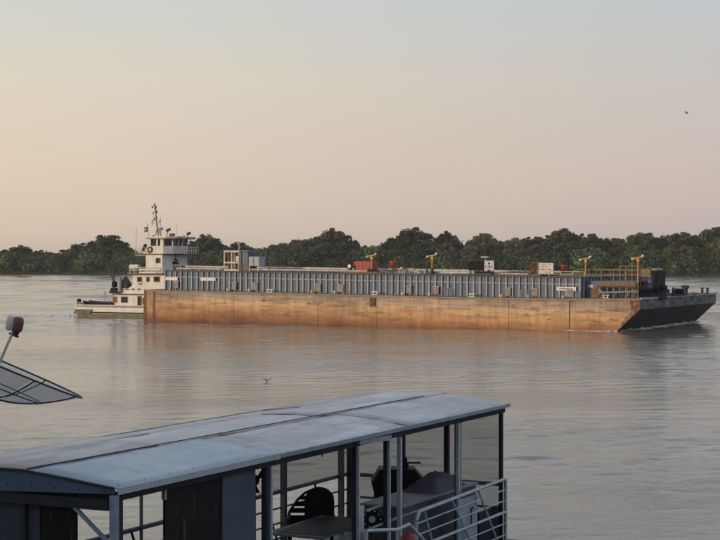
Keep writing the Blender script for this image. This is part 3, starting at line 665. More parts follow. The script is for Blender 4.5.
# black box and number board
t = 3.0; s0, s1, s2 = S(468.5, t), S(484.6, t), S(494, t); zt = Z(261, s0, t); zb = Z(270.5, s0, t)
bb = thing('deck_box', FB, ((s0+s1)/2, t+.6, TT0), 'black box on short legs left of the white number board', 'box')
m = MB(); m.box(s0, s1-.03, t, t+1.3, zb, zt); part('body', m, mat('black_paint', (.014, .012, .013), (.022, .018, .018), .7, spec=.15), bb, FB, bevel=.02)
for x in (s0+.12, (s0+s1)/2+.15, s1-.15):
    for y in (t+.1, t+1.2): m = MB(); m.box(x-.05, x+.05, y-.05, y+.05, TT0, zb-.002); part('leg', m, M_darksteel, bb, FB)
nb = thing('number_board', FB, ((s1+s2)/2, t-.1, TT0), 'white square board with black emblem and figures beside the black deck box', 'sign')
z1_ = Z(260.6, s1, t); z0_ = Z(272, s1, t); m = MB(); m.box(s1, s2, t-.12, t-.06, z0_, z1_); part('panel', m, mat('board_white', (.62, .62, .64), (.54, .54, .56), .5), nb, FB, bevel=.01)
m = MB(); m.tube((s1+.2, t-.03, TT0-.02), (s1+.2, t-.03, z1_-.1), .04); m.tube((s2-.2, t-.03, TT0-.02), (s2-.2, t-.03, z1_-.1), .04); part('post', m, M_darksteel, nb, FB)
cx = (s1+s2)/2; hh = z1_-z0_
m = MB(); m.tube((cx, t-.128, z0_+hh*.76), (cx, t-.121, z0_+hh*.76), .12, 10); part('emblem', m, M_darksteel, nb, FB)
m = MB()
for dx, w in ((-.30, .07), (-.17, .03), (-.05, .05), (.06, .05), (.15, .03), (.27, .07)): m.box(cx+dx-w/2, cx+dx+w/2, t-.128, t-.121, z0_+hh*.34, z0_+hh*.60)
m.box(cx-.17, cx-.05, t-.127, t-.1215, z0_+hh*.34, z0_+hh*.38); m.box(cx-.05, cx+.06, t-.127, t-.1215, z0_+hh*.45, z0_+hh*.49); part('figures', m, M_darksteel, nb, FB)['kind'] = 'stuff'
m = MB(); m.prism([(cx-.2, z0_-.0), (cx+.2, z0_-.0), (cx+.14, z0_+.16), (cx, z0_+.24), (cx-.14, z0_+.16)], 'y', t-.2, t-.122); part('bracket', m, M_darksteel, nb, FB)
m = MB(); sa, sb = S(479.5, t), S(486.5, t); zz = Z(257, sa, t); m.box(sa, sb, t+.2, t+.7, zz-.07, zz+.07); m.tube(((sa+sb)/2, t+.45, zt), ((sa+sb)/2, t+.45, zz-.075), .05)
solo('radar_bar', m, M_rib, FB, ((sa+sb)/2, t+.45, zt), 'short pale bar on a stub above the black deck box', 'antenna')
# rusty stair frame and notice board
t = 3.2; s0, s1 = S(524.5, t), S(537, t); zt = Z(262.5, s0, t)
st = thing('stair_frame', FB, ((s0+s1)/2, t+.5, TT0), 'rusty orange pipe stair with handrails left of the white notice board', 'stair')
for y in (t, t+.9):
    m = MB(); m.path([(s0, y, TT0), (s0+.1, y, TT0+.55), (s0+.75, y, zt), (s1, y, zt), (s1, y, TT0)], .05, 8); part('handrail', m, M_rust, st, FB)
    m = MB(); m.bar((s0+.2, y, TT0+.05), (s0+1.0, y, TT0+.75), .05, .12); m.tube((s0+.7, y, TT0), (s0+.7, y, zt), .04); m.tube((s0+.3, y, TT0+.45), (s1, y, TT0+.5), .035); part('stringer', m, M_rust, st, FB)
for i in range(4): m = MB(); x = s0+.25+i*.22; m.box(x-.1, x+.12, t+.04, t+.86, TT0+.12+i*.17, TT0+.16+i*.17); part('step', m, M_rust, st, FB)
m = MB(); sx = S(533.5, 3.4); m.tube((sx, 3.4, TT0), (sx, 3.4, Z(249, sx, 3.4)), .03, 6); solo('whip_antenna', m, M_darksteel, FB, (sx, 3.4, TT0), 'thin dark whip antenna above the rusty stair frame', 'antenna')
t = 2.8; s0, s1 = S(538, t), S(553.3, t); z1_ = Z(262.8, s0, t); z0_ = Z(274.2, s0, t)
nb = thing('notice_board', FB, ((s0+s1)/2, t, TT0), 'cream notice board with four lines of small dark text on the barge top', 'sign')
M_cream = mat('cream_board', (.70, .62, .54), (.64, .56, .48), .5)
m = MB(); m.box(s0+.12, s1, t-.05, t, z0_, z1_); part('panel', m, M_cream, nb, FB, bevel=.015)
m = MB(); m.box(s0-.02, s0+.08, t-.05, t+.05, TT0-.25, z1_); part('post', m, M_rib, nb, FB)
m = MB(); m.box(s1-.18, s1-.08, t+.004, t+.08, TT0, z1_-.1); part('post', m, M_darksteel, nb, FB)
hh = z1_-z0_; m = MB(); rng = random.Random(3)
for row, (fr, hgt) in enumerate(((.86, .055), (.68, .06), (.41, .085), (.15, .07))):
    x = s0+.25+(.12 if row in (0,) else 0)
    while x < s1-.22:
        w = rng.uniform(.05, .11)
        z = z0_+hh*fr; m.box(x, x+.025, t-.058, t-.051, z-hgt, z+hgt)
        if rng.random() < .7: m.box(x+.025, x+w, t-.0575, t-.051, z+hgt*.55, z+hgt)
        if rng.random() < .6: m.box(x+.025, x+w, t-.0575, t-.051, z-hgt, z-hgt*.55)
        if row == 2: m.box(x+.025, x+w, t-.0572, t-.051, z-hgt*.3, z+hgt*.3)
        x += w+.035+(.1 if rng.random() < .18 else 0)
part('lettering', m, M_darksteel, nb, FB)['kind'] = 'stuff'
m = MB(); m.box(s0+.2, s1+.3, t+.1, t+.9, TT0+.0, TT0+.32); solo('deck_locker', m, M_black, FB, ((s0+s1)/2, t+.5, TT0), 'low black locker under the cream notice board', 'locker', bevel=.02)
# railings at the forward end
def railing(pts, hs, mtl, every=1.3, r=.035, name='railing'):
    m = MB()
    for (a, b) in zip(pts[:-1], pts[1:]):
        a = Vector(a); b = Vector(b); L = (b-a).length; k = max(1, round(L/every))
        for i in range(k+1): p = a.lerp(b, i/k); m.tube(p, p+Vector((0, 0, hs[0])), r, 6)
        for h in hs: m.tube(a+Vector((0, 0, h)), b+Vector((0, 0, h)), r, 6)
    return part(name, m, mtl, barge, FB)
railing([(S(549, 2.2), 2.2, TT0), (TS1-.1, 2.2, TT0)], (.42, .2), M_pipe, 1.0, .04)
railing([(S(553, 1.6), 1.6, TT0-.1), (S(566, 1.6), 1.6, TT0), (TS1-.1, 1.6, TT0+.15)], (.10,), M_wood, 4, .06)
P0 = S(577, 3.4); P1 = S(638, 3.4); PZ = DK+TH-.25
m = MB(); m.box(P0, P1, 3.3, 8.5, PZ-.1, PZ); part('walkway', m, M_darksteel, barge, FB)
railing([(P0, 3.4, PZ), (P1, 3.4, PZ)], (.95, .5), M_yelrail, 1.1, .04)
railing([(P0, 8.4, PZ), (P1, 8.4, PZ)], (.95, .5), M_yelrail, 1.3, .04)
Q0 = S(620, 2.9); Q1 = S(638, 2.9)
railing([(Q0, 2.9, PZ+.02), (Q1, 2.9, PZ+.02)], (1.30, .95, .55), M_yelrail, .6, .045)
m = MB()
for i in range(9):
    x = P0+.4+i*(P1-P0-.8)/8
    for y in (3.6, 8.2): m.box(x-.05, x+.05, y-.05, y+.05, DK, PZ-.103)
part('walkway_leg', m, M_rib, barge, FB)
# hose handling boom lying forward of the trunk
t = 1.7; a, b = S(598, t), S(636, t); zb = Z(283.3, a, t)
bm_ = thing('hose_boom', FB, ((a+b)/2, t, DK), 'long brown beam on blue grey posts forward of the trunk', 'beam')
m = MB(); m.box(a, b, t-.2, t+.2, zb-.22, zb+.2); part('beam', m, M_wood, bm_, FB, bevel=.03)
m = MB(); m.box(a-.05, b+.05, t-.25, t+.25, zb-.30, zb-.223); part('flange', m, M_darksteel, bm_, FB)
for i in range(6): x = a+.3+i*(b-a-.6)/5; m = MB(); m.box(x-.06, x+.06, t-.08, t+.08, DK+.02, zb-.303); part('post', m, M_blue if i % 2 else M_yelrail, bm_, FB)
t2 = 1.1; a2, b2 = S(596, t2), S(637, t2); z2 = Z(292, a2, t2)
jb = thing('crane_jib', FB, (a2, t2, DK), 'lowered ochre crane jib with triangular head lying along the near deck edge', 'crane')
m = MB(); m.bar((a2+.3, t2, z2-.05), (b2, t2, z2+.12), .16, .16); part('boom', m, M_yelrail, jb, FB)
m = MB(); m.prism([(a2-.55, z2-.05), (a2+.1, z2+.45), (a2+.2, z2+.3), (a2-.05, z2-.02), (a2+.5, z2-.1), (a2+.35, z2-.25), (a2-.15, z2-.3)], 'y', t2-.12, t2+.12); part('head', m, M_rust, jb, FB)
m = MB(); m.tube((a2+.05, t2, z2+.4), (a2+.6, t2, z2-.02), .06); part('brace', m, M_yellow, jb, FB)
for x in (a2+.2, (a2+b2)/2, b2-.2): m = MB(); m.box(x-.08, x+.08, t2-.1, t2+.1, DK+.02, z2-.18 if x < a2+1 else z2-.06); part('rest', m, M_darksteel, jb, FB)
# blue pump house at trunk end
s0, s1 = TS1+.25, TS1+1.5; m = MB(); m.box(s0, s1, 2.0, 4.8, DK+.02, DK+1.55)
pb = solo('pump_box', m, mat('blue_box_paint', (.09, .14, .22), (.07, .10, .16), .5), FB, (s0, 2, DK), 'blue steel pump box with a white label at the forward end of the trunk', 'pump box', bevel=.03)
sA, sB = S(588, 1.97), S(593, 1.97); zz = Z(286, sA, 1.97); m = MB(); m.box(sA, sB, 1.94, 1.995, zz-.12, zz+.12); part('label_plate', m, M_whitetrim, pb, FB)
# engine
t = 5.0; s0, s1, s2 = S(638.5, t), S(652.5, t), S(659.5, t); zt = Z(276.5, s0, t); zb = Z(290, s0, t)
en = thing('deck_engine', FB, ((s0+s2)/2, t+.9, DK), 'blue engine pack with black radiator and tan hood standing near the bow', 'engine')
m = MB(); m.box(s0, s2+.2, t, t+1.7, DK+.03, zb); part('skid', m, M_black, en, FB, bevel=.03)
m = MB(); fr = .08
m.box(s0, s1, t, t+1.7, zb+.003, zb+.22)
for x in (s0, s1-fr*1.5):
    m.box(x, x+fr*1.5, t, t+.12, zb+.223, zt); m.box(x, x+fr*1.5, t+1.58, t+1.7, zb+.223, zt)
part('frame', m, M_cobalt, en, FB)
m = MB(); m.box(s0+.15, s1-.15, t+.2, t+1.5, zb+.23, zt-.1); part('engine_block', m, M_darksteel, en, FB, bevel=.04)
m = MB()
for i in range(5): x = s0+.25+i*.2; m.tube((x, t+.15, zb+.5), (x, t+.15, zb+.85), .055, 8)
m.tube((s0+.2, t+.12, zb+.45), (s1-.2, t+.12, zb+.45), .07); m.tube((s0+.25, t+.1, zt-.3), (s1-.3, t+.1, zt-.3), .06); part('fuel_filter', m, M_rust, en, FB)
m = MB(); m.box(s1-.45, s1+.003, t-.004, t+1.7, zb+.225, zt-.02); part('side_cover', m, M_cobalt, en, FB, bevel=.02)
zh = Z(268.6, s0, t); m = MB(); m.prism([(s0+.25, zt+.003), (s0+.2, zh), (s1-.25, zh), (s1-.1, zt+.003)], 'y', t+.05, t+.35); part('hood', m, mat('tan_hood', (.33, .25, .10), (.26, .19, .09), .6), en, FB, bevel=.02)
m = MB(); m.box(s1+.01, s2, t-.1, t+1.8, zb+.01, Z(271, s1, t)); part('radiator', m, M_black, en, FB, bevel=.04)
m = MB(); m.box(s1-.1, s2-.15, t, t+1.6, Z(270.5, s1, t), Z(268.3, s1, t)); part('air_cleaner', m, M_rib, en, FB, bevel=.04)
m = MB(); m.lathe((s2+.25, t+.5, zb+.05), [(.28, 0), (.33, .25), (.2, .42), (.06, .46)], 12); part('air_filter', m, M_black, en, FB)
# bow fittings
def bow_thing(px, t, lab, cat, fn, name):
    s = S(px, t); z = sheer(s)+.012; c = thing(name, FB, (s, t, z), lab, cat); fn(c, s, t, z); return c
def windlass(c, s, t, z):
    m = MB(); m.box(s-.7, s+.7, t-.4, t+.4, z, z+.18); part('bed', m, M_darksteel, c, FB)
    m = MB(); m.tube((s-.45, t, z+.4), (s+.45, t, z+.4), .24, 12); part('drum', m, M_black, c, FB)
    m = MB(); m.tube((s-.55, t, z+.4), (s-.46, t, z+.4), .36, 14); m.tube((s+.46, t, z+.4), (s+.55, t, z+.4), .36, 14); part('flange', m, M_darksteel, c, FB)
def bitts(c, s, t, z):
    m = MB(); m.box(s-.45, s+.45, t-.25, t+.25, z, z+.06); part('base_plate', m, M_darksteel, c, FB)
    for dx in (-.25, .25): m = MB(); m.lathe((s+dx, t, z+.06), [(.12, 0), (.12, .42), (.17, .44), (.17, .52), (.05, .54)], 12); part('post', m, M_darksteel, c, FB)
def fairlead(c, s, t, z):
    m = MB(); m.lathe((s, t, z), [(.34, 0), (.34, .08), (.22, .12), (.22, .60), (.36, .68), (.36, .86), (.16, .92)], 14); part('capstan_body', m, M_darksteel, c, FB)
def horn(c, s, t, z):
    pts = [(s+.05*math.sin(i*.8), t, z+i*.11) for i in range(6)]+[(s-.12, t, z+.62)]; m = MB(); m.path(pts, .05, 8); part('hook_arm', m, M_pipe, c, FB)
bow_thing(661, 8, 'black winch on the bow deck just right of the engine', 'winch', windlass, 'bow_winch')
bow_thing(666.5, 7, 'pale curved hook standing on the bow deck right of the engine', 'hook', horn, 'towing_hook')
bow_thing(671, 9, 'pair of dark bitts in the middle of the bow deck', 'bitts', bitts, 'mooring_bitts')
bow_thing(685.5, 13, 'stout dark capstan standing tallest on the bow deck', 'capstan', fairlead, 'capstan')
bow_thing(705, 20, 'pair of low dark bitts near the tip of the bow', 'bitts', bitts, 'mooring_bitts')
bow_thing(679, 11, 'low black winch left of the tall capstan on the bow', 'winch', windlass, 'bow_winch')
m = MB()
for i in range(14):
    p = i/14*6.28; q = (i+1)/14*6.28; s = S(694, 16); z = sheer(s)+.06; m.tube((s+.4*math.cos(p), 16+.4*math.sin(p), z), (s+.4*math.cos(q), 16+.4*math.sin(q), z), .07, 6); m.tube((s+.28*math.cos(p), 16+.28*math.sin(p), z+.1), (s+.28*math.cos(q), 16+.28*math.sin(q), z+.1), .07, 6)
solo('rope_coil', m, M_tan, FB, (S(694, 16), 16, sheer(49)), 'coil of rope lying on the bow deck right of the capstan', 'rope')

# ------------------------------------------------------------------ tug
TN = 7.4; TF = 16.0; TS = S(75, TN)
tug = thing('push_tug', FL, (-7, 11.7, 0), 'white river push tug with tall wheelhouse pushing the stern of the ochre barge', 'tug')
def TB(name, mb, mtl, parent=None, **k): return part(name, mb, mtl, parent or tug, FL, **k)
def X(px, t=TN): return S(px, t)
zd = 1.25
m = MB(); hp = [(TS+1.2, -.6), (TS+.35, .12), (TS-.02, .75), (TS, 1.25), (-.15, 1.30), (-.15, -.6)]
m.prism(hp, 'y', TN, TF); TB('hull', m, M_white)
m = MB(); m.prism([(TS+.2, .10), (TS+1.0, -.3), (-.14, -.3), (-.14, .42), (TS+.4, .38)], 'y', TN-.03, TF+.03); TB('boot_stripe', m, M_offgreen)
m = MB(); m.box(TS+2.1, -.14, TN-.09, TN-.031, .44, .56); TB('rubbing_strake', m, M_black)
m = MB(); m.prism([(TS-.12, .30), (TS+.1, .80), (X(92.5), .80), (X(90.5), .32)], 'y', TN-.16, TN-.004); TB('stern_fender', m, mat('worn_fender', (.20, .19, .14), (.12, .11, .09), .8))
m = MB(); m.box(TS+.02, TS+.14, TN+.01, TF-.01, 1.26, 1.55); m.box(TS+.145, -.15, TN, TN+.10, 1.303, ZL(307.6, TS+4, TN)); TB('bulwark', m, M_white)
# stern deck skiff
sa, sb = X(82, 8.6), X(112, 8.6); sk = thing('skiff', FL, ((sa+sb)/2, 9.3, zd), 'small black open skiff carried on the tug stern deck', 'boat')
m = MB(); z0 = ZL(307.8, sa+2, 8.6); z1 = ZL(302.3, sa+2, 8.6)
secs = []
for i in range(9):
    f = i/8; x = sa+(sb-sa)*f; wd = .75*math.sin(math.pi*min(1, .22+f*.62))**.6; zt_ = z1 + (.16*(1-f)**3) - .02; zb_ = z0 + (.30*(1-f)**3); x2 = x
    secs.append([(x2, 9.3-wd, zt_), (x2+.12*(1-f), 9.3-wd*.75, zb_), (x2+.12*(1-f), 9.3+wd*.75, zb_), (x2, 9.3+wd, zt_), (x2, 9.3+wd-.06, zt_), (x2+.1, 9.3, zb_+.06), (x2, 9.3-wd+.06, zt_)])
vs = [p for s_ in secs for p in s_]; fs = []
for i in range(8):
    for j in range(7): fs.append((i*7+j, i*7+(j+1) % 7, (i+1)*7+(j+1) % 7, (i+1)*7+j))
fs += [tuple(range(7)), tuple(56+j for j in range(7))]
m.add(vs, fs); part('skiff_hull', m, M_black, sk, FL)
m = MB(); m.path([secs[i][0] for i in range(9)], .05, 6); m.path([secs[i][3] for i in range(9)], .05, 6); part('skiff_gunwale', m, M_darksteel, sk, FL)
for f in (3, 6): m = MB(); x = secs[f][0][0]; m.box(x-.12, x+.12, 8.75, 9.85, z1-.16, z1-.12); part('thwart', m, M_wood, sk, FL)
m = MB(); m.lathe((X(79, 8.2), 8.2, zd+.3), [(.2, 0), (.22, .1), (.2, .3), (.08, .36)], 10); solo('mooring_reel', m, M_black, FL, (X(79, 8.2), 8.2, zd), 'small black reel beside the skiff at the tug stern', 'reel')
# main deck house
xa, xb = X(112.5), -.2; z0 = zd; z1 = ZL(294.8, xa, TN)
m = MB(); m.box(xa, xb, TN+.35, TF-.35, z0, z1); TB('main_house', m, M_white)
m = MB(); m.box(xa-.25, xb, TN+.2, TF-.2, z1+.003, z1+.12); TB('main_house_roof', m, M_darksteel)
def window(px0, px1, py0, py1, t, frame=.06, mtl=M_glass, name='window', face='side', xk=None):
    a, b = X(px0, t), X(px1, t); zt_, zb_ = ZL(py0, a, t), ZL(py1, a, t)
    m = MB(); m.box(a-frame, b+frame, t-.05, t-.003, zb_-frame, zt_+frame); w = TB(name, m, M_tan)
    m = MB(); m.box(a, b, t-.058, t-.0505, zb_, zt_); TB('pane' if name == 'window' else 'panel', m, mtl, w)
t = TN+.35
window(113.2, 116.7, 297, 302.3, t, mtl=M_rust); window(121.5, 127.5, 297, 302.3, t); window(138, 141.3, 296.5, 306.5, t, .07, name='door'); window(142.8, 144.2, 298, 304.5, t, .02, M_darksteel, name='locker_door')
for px in (131, 149): 
    pass
# bulwark plate above the roof with freeing slots
ta = TN+.45; a0, b0 = X(122, ta), -.25; zt_ = ZL(288.2, a0, ta)
m = MB(); m.prism([(a0, z1+.125), (a0+.6, zt_-.1), (a0+1.4, zt_+.35), (b0, zt_+.35), (b0, z1+.125)], 'y', ta, ta+.08); bw = TB('upper_bulwark', m, M_white)
for px in (127, 133, 139): m = MB(); x = X(px, ta); zz = ZL(289.3, x, ta); m.box(x-.22, x+.22, ta-.015, ta-.003, zz-.07, zz+.07); TB('freeing_port', m, M_darksteel, bw)
# second house
t2h = TN+.8; a1, b1 = X(132, t2h), X(166, t2h); z2a = z1+.12; z2 = ZL(274.6, a1, t2h)
m = MB(); m.box(a1+.1, b1, t2h, TF-.9, z2a, z2); TB('upper_house', m, M_white)
m = MB(); m.box(X(129, t2h), b1-.25, t2h-.35, TF-.5, z2+.003, z2+.13); TB('boat_deck', m, M_darksteel)
m = MB(); m.box(X(129, t2h), b1-.25, t2h-.37, t2h-.33, z2+.134, z2+.16); TB('deck_edge', m, M_whitetrim)
for p in ((137.8, 141.7, 277.3, 281.3), (146.9, 149.2, 277.3, 281.3), (154.3, 159.5, 277, 281.5)): window(*p, t2h)
window(138.5, 142, 283, 284.5, t2h, .01, M_tan)
# boat deck railing (lifebuoy strips)
def trail(pts, hs, r=.03, every=.7, mtl=M_whitetrim, name='railing'):
    m = MB()
    for (a, b) in zip(pts[:-1], pts[1:]):
        a = Vector(a); b = Vector(b); L = (b-a).length; k = max(1, round(L/every))
        for i in range(k+1): p = a.lerp(b, i/k); m.tube(p, p+Vector((0, 0, hs[0])), r, 6)
        for h in hs: m.tube(a+Vector((0, 0, h)), b+Vector((0, 0, h)), r, 6)
    return TB(name, m, mtl)
zr = z2+.13; tr_ = t2h-.3
trail([(X(129.3, tr_), TF-.8, zr), (X(129.3, tr_), tr_, zr), (X(163, tr_), tr_, zr)], (.62, .32))
m = MB(); m.box(X(139, tr_), X(160, tr_), tr_-.03, tr_+.02, zr+.34, zr+.50); TB('rail_board', m, M_whitetrim)
m = MB(); m.box(X(139, tr_), X(156, tr_), tr_-.03, tr_+.02, zr+.06, zr+.18); TB('rail_board', m, M_whitetrim)
# life raft
m = MB(); x0_, x1_ = X(130.5, 9), X(139, 9); zc = ZL(264.8, x0_, 9)-.25; m.tube((x0_, 9, zc), (x1_, 9, zc), .30, 14); lr = solo('life_raft', m, M_whitetrim, FL, ((x0_+x1_)/2, 9, zr), 'white life raft canister at the rear edge of the tug boat deck', 'life raft', smooth=False)
m = MB(); m.box(x0_+.1, x0_+.2, 8.7, 9.3, zr, zc-.22); m.box(x1_-.2, x1_-.1, 8.7, 9.3, zr, zc-.22); part('cradle', m, M_tan, lr, FL)
# tower
tt = TN+1.15; xa, xb = X(145.8, tt), X(162.3, tt); tF = tt+4.7; z3 = ZL(254.8, xa, tt)
m = MB(); m.box(xa, xb, tt, tF, z2+.13, z3); TB('tower', m, M_white)
m = MB(); m.box(xa-.08, xb+.35, tt-.15, tF+.3, z3+.003, z3+.12); TB('tower_edge', m, M_darksteel)
window(156.3, 160, 258.3, 262.7, tt)
# emblem on the front face of the tower
def fp(px, py):   # point on the forward face: px -> t at s = xb
    r = (px-360)/1600.0; t_ = (r*(OY+U[1]*xb)-(OX+U[0]*xb))/(V[0]-V[1]*r); return t_, 6-(py-260)*(OY+U[1]*xb+V[1]*t_)/1600.0
em = None
def emb(pts, mtl, name, d=.02, parent=None):
    m = MB(); m.prism([fp(p[0], p[1]-1.2) for p in pts], 'x', xb+.003, xb+d); return TB(name, m, mtl, parent)
em = emb([(172.3, 264.5), (173.2, 262.3), (175.6, 261.8), (177.8, 263.4), (180, 266), (177.6, 265.2), (174.5, 265.4), (172.6, 266)], M_black, 'emblem')
emb([(173.4, 260.3), (175.2, 259.2), (177, 260.6), (178.6, 262.6), (176.4, 261.8), (174.4, 261.2)], M_black, 'emblem_stroke', .021, em)
emb([(175, 257.6), (175.6, 255.9), (176.4, 257.4), (175.9, 258.6)], M_black, 'emblem_stroke', .022, em)
M_emr = mat('emblem_red', (.35, .03, .035), (.28, .03, .035), .5)
for pts in ([(173.2, 266.4), (174.2, 266.4), (175.6, 269.4), (176.3, 266.2), (177.3, 266.4), (176, 271.4), (174.8, 271.2)],
            [(177.2, 268.5), (178.8, 267.4), (180.2, 268.3), (180.0, 269.4), (178.4, 269.6), (180.4, 270.6), (178.6, 271.4), (177.2, 270.4)],
            [(181.0, 268.2), (182.2, 266.6), (184.0, 266.9), (185.3, 269.0), (184.4, 269.6), (183.0, 268.3), (182.4, 269.6), (183.8, 271.2), (181.4, 271.2)]):
    emb(pts, M_emr, 'emblem_letter', .023, em)
emb([(172.8, 267.2), (173.4, 269.2), (174.6, 271), (173.2, 270.2)], M_black, 'emblem_stroke', .025, em)
# wheelhouse
tw = tt+.05; wa, wb = X(149.2, tw), X(165.5, tw); wF = tt+4.5; z4 = ZL(237.6, wa, tw); zs_ = z3+.12
M_wh = M_white
m = MB(); m.prism([(wa+.15, tw), (wb-.3, tw), (wb+.35, tw+.8), (wb+.35, wF-.8), (wb-.3, wF), (wa+.15, wF), (wa, wF-.3), (wa, tw+.3)], 'z', zs_, zs_+.80); TB('wheelhouse_base', m, M_wh)
m = MB(); m.prism([(wa+.22, tw+.08), (wb-.35, tw+.08), (wb+.26, tw+.85), (wb+.26, wF-.85), (wb-.35, wF-.08), (wa+.22, wF-.08)], 'z', zs_+.803, z4-.16); TB('window_band', m, M_glass)
for px in (149.6, 156.6, 160.6):
    m = MB(); x = X(px, tw); m.bar((x+.08, tw-.01, zs_+.80), (x+.13, tw-.01, z4-.16), .18, .14); TB('window_pillar', m, M_wh)
m = MB(); m.bar((wb-.32, tw+.02, zs_+.80), (wb-.32, tw+.02, z4-.16), .22, .22); TB('window_pillar', m, M_wh)
for t_ in (tw+.85, (tw+wF)/2-.4, (tw+wF)/2+.4, wF-.85):
    m = MB(); m.bar((wb+.32, t_, zs_+.80), (wb+.32, t_, z4-.16), .10, .12); TB('window_pillar', m, M_wh)
m = MB(); m.prism([(wa-.25, tw-.3), (wb+.2, tw-.3), (wb+1.0, tw+.5), (wb+1.0, wF-.3), (wb+.3, wF+.4), (wa-.25, wF+.4)], 'z', z4-.16, z4-.02); TB('wheelhouse_visor', m, M_tan)
m = MB(); m.prism([(wa-.28, tw-.33), (wb+.22, tw-.33), (wb+1.05, tw+.5), (wb+1.05, wF-.3), (wb+.3, wF+.43), (wa-.28, wF+.43)], 'z', z4-.017, z4+.10); TB('wheelhouse_roof', m, M_whitetrim)
x = X(150.3, tw); m = MB()
for i in range(14):
    p, q = i/14*6.283, (i+1)/14*6.283; m.tube((x+.24*math.cos(p), tw-.08, zs_+.42+.26*math.sin(p)), (x+.24*math.cos(q), tw-.08, zs_+.42+.26*math.sin(q)), .09, 8)
solo('lifebuoy', m, M_rust, FL, (x, tw-.08, zs_+.4), 'dark red lifebuoy hung on the wheelhouse side of the tug', 'lifebuoy')
# aft and forward platforms
pz = z3+.0
m = MB(); m.box(X(135, tt), xa-.09, tt, tF, z3-.12, z3+.0); TB('aft_platform', m, M_tan)
trail([(X(135.2, tt), tF, z3), (X(135.2, tt), tt, z3), (xa-.1, tt, z3)], (.75, .4), .03, .5)
m = MB(); x = X(143, tt); m.bar((x-.15, tt+.2, z3+.35), (x+.2, tt+.2, z3+1.1), .5, .10); TB('funnel_panel', m, M_darksteel)
m = MB(); m.box(xb+.355, xb+1.3, tt+2.2, tF+.3, z3-.02, z3+.06); TB('fore_platform', m, M_darksteel)
trail([(xb+1.25, tt+2.2, z3+.06), (xb+1.25, tF+.25, z3+.06), (xb+.4, tF+.25, z3+.06)], (.7, .36), .035, .5)
m = MB(); t_ = fp(190.5, 270)[0]; m.box(xb+.1, xb+.7, tF-.2, tF+.4, ZL(271, xb, 13), ZL(270, xb, 13)); m.tube((xb+.6, tF+.3, ZL(275, xb, 13)), (xb+.6, tF+.3, ZL(265.5, xb, 13)), .05); m.tube((xb+.3, tF, ZL(272, xb, 13)), (xb+.7, tF+.4, ZL(266, xb, 13)), .05); TB('side_light_bracket', m, M_darksteel)
m = MB(); a_, b_2 = X(165, TN+1.5), X(174, TN+1.5); m.box(a_, b_2+1, TN+1.6, TF-2, z1, z2-.3); TB('fore_house', m, M_white)
# mast and roof gear
t_ = (tw+wF)/2-1.2
def MP(px, py): return (S(px, t_), t_, ZL(py, S(px, t_), t_))
m = MB(); m.path([MP(158.2, 236), MP(157.2, 226), MP(156, 216), MP(154.5, 203.5)], .09, 8); m.tube(MP(161, 236), MP(157.6, 228), .06); m.tube(MP(155.5, 236), MP(157.2, 227), .05); mast = TB('mast', m, mat('mast_paint', (.34, .29, .24), (.22, .18, .15), .6))
m = MB()
for a, b in (((151.3, 223), (160.3, 222.5)), ((152.8, 212.3), (157, 210)), ((152.6, 206.5), (157.2, 205)), ((152.8, 217), (158, 219))): m.tube(MP(*a), MP(*b), .045, 6)
m.tube(MP(152, 226), MP(152.6, 219.5), .05); m.tube(MP(160.3, 226), MP(160.0, 219), .05); TB('mast_arm', m, M_pipe, mast)
for a in ((152.3, 207.3), (154.6, 205.2), (156.2, 207.5), (153.3, 213.3), (156.8, 212), (156.4, 217.6), (152.2, 222), (160.2, 221), (156.8, 224.5), (154.3, 219.5)):
    m = MB(); c = Vector(MP(*a)); rs_ = random.uniform(.55, .95); m.lathe(c-Vector((0, 0, .12)), [(.05*rs_, 0), (.10*rs_, .05), (.09*rs_, .22), (.04, .26)], 7); TB('mast_light', m, M_darksteel, mast)
m = MB(); c = MP(160.8, 229.5); m.lathe(c, [(.05, -.1), (.28, 0), (.28, .16), (.1, .22)], 12); m.tube(MP(160.8, 236), c, .06); TB('radar_drum', m, M_rib)
m = MB(); c = MP(168.3, 230.3); m.tube((c[0]-.2, c[1], c[2]-.05), (c[0]+.22, c[1], c[2]+.12), .15, 10); m.tube(MP(166.6, 236), c, .04); TB('searchlight', m, M_darksteel)
m = MB(); c = MP(188.5, 234); m.tube((c[0]-.15, c[1], c[2]), (c[0]+.2, c[1], c[2]+.1), .15, 10); m.tube(MP(187, 237.5), c, .04); TB('searchlight', m, M_darksteel)
m = MB(); c = MP(172.2, 233.8); m.box(c[0]-.25, c[0]+.25, c[1]-.2, c[1]+.2, z4+.103, z4+.42); TB('roof_locker', m, M_darksteel, bevel=.02)
m = MB(); m.box(X(176, t_), X(184, t_), t_-.3, t_+.3, z4+.103, z4+.2); m.box(X(151.5, t_), X(153.5, t_), t_-.2, t_+.2, z4+.103, z4+.3); TB('roof_rack', m, M_pipe)
for px, pt in ((176.7, 224), (160.3, 214), (136.2, 227)):
    base = z4+.10 if px > 140 else z3
    m = MB(); x = S(px, t_); m.tube((x, t_, base), (x, t_, ZL(pt, x, t_)), .03, 6); TB('whip_aerial', m, M_pipe)
m = MB(); m.tube(MP(148.6, 236.5), MP(147.8, 223.5), .04, 6); TB('flagstaff', m, M_pipe)
fc = Vector(MP(148, 226)); vs = []; 
for j in range(5):
    for i in range(6): vs.append(fc+Vector((-i*.10, .06*math.sin(i*1.3+j*.5), -.06-j*.13-i*.02)))
fl = MB(); fl.add(vs, [(j*6+i, j*6+i+1, (j+1)*6+i+1, (j+1)*6+i) for j in range(4) for i in range(5)])
flag = solo('flag', fl, mat('flag_green', (.10, .16, .05), (.08, .12, .05), .8), FL, fc, 'small green and yellow flag flying behind the tug mast', 'flag')
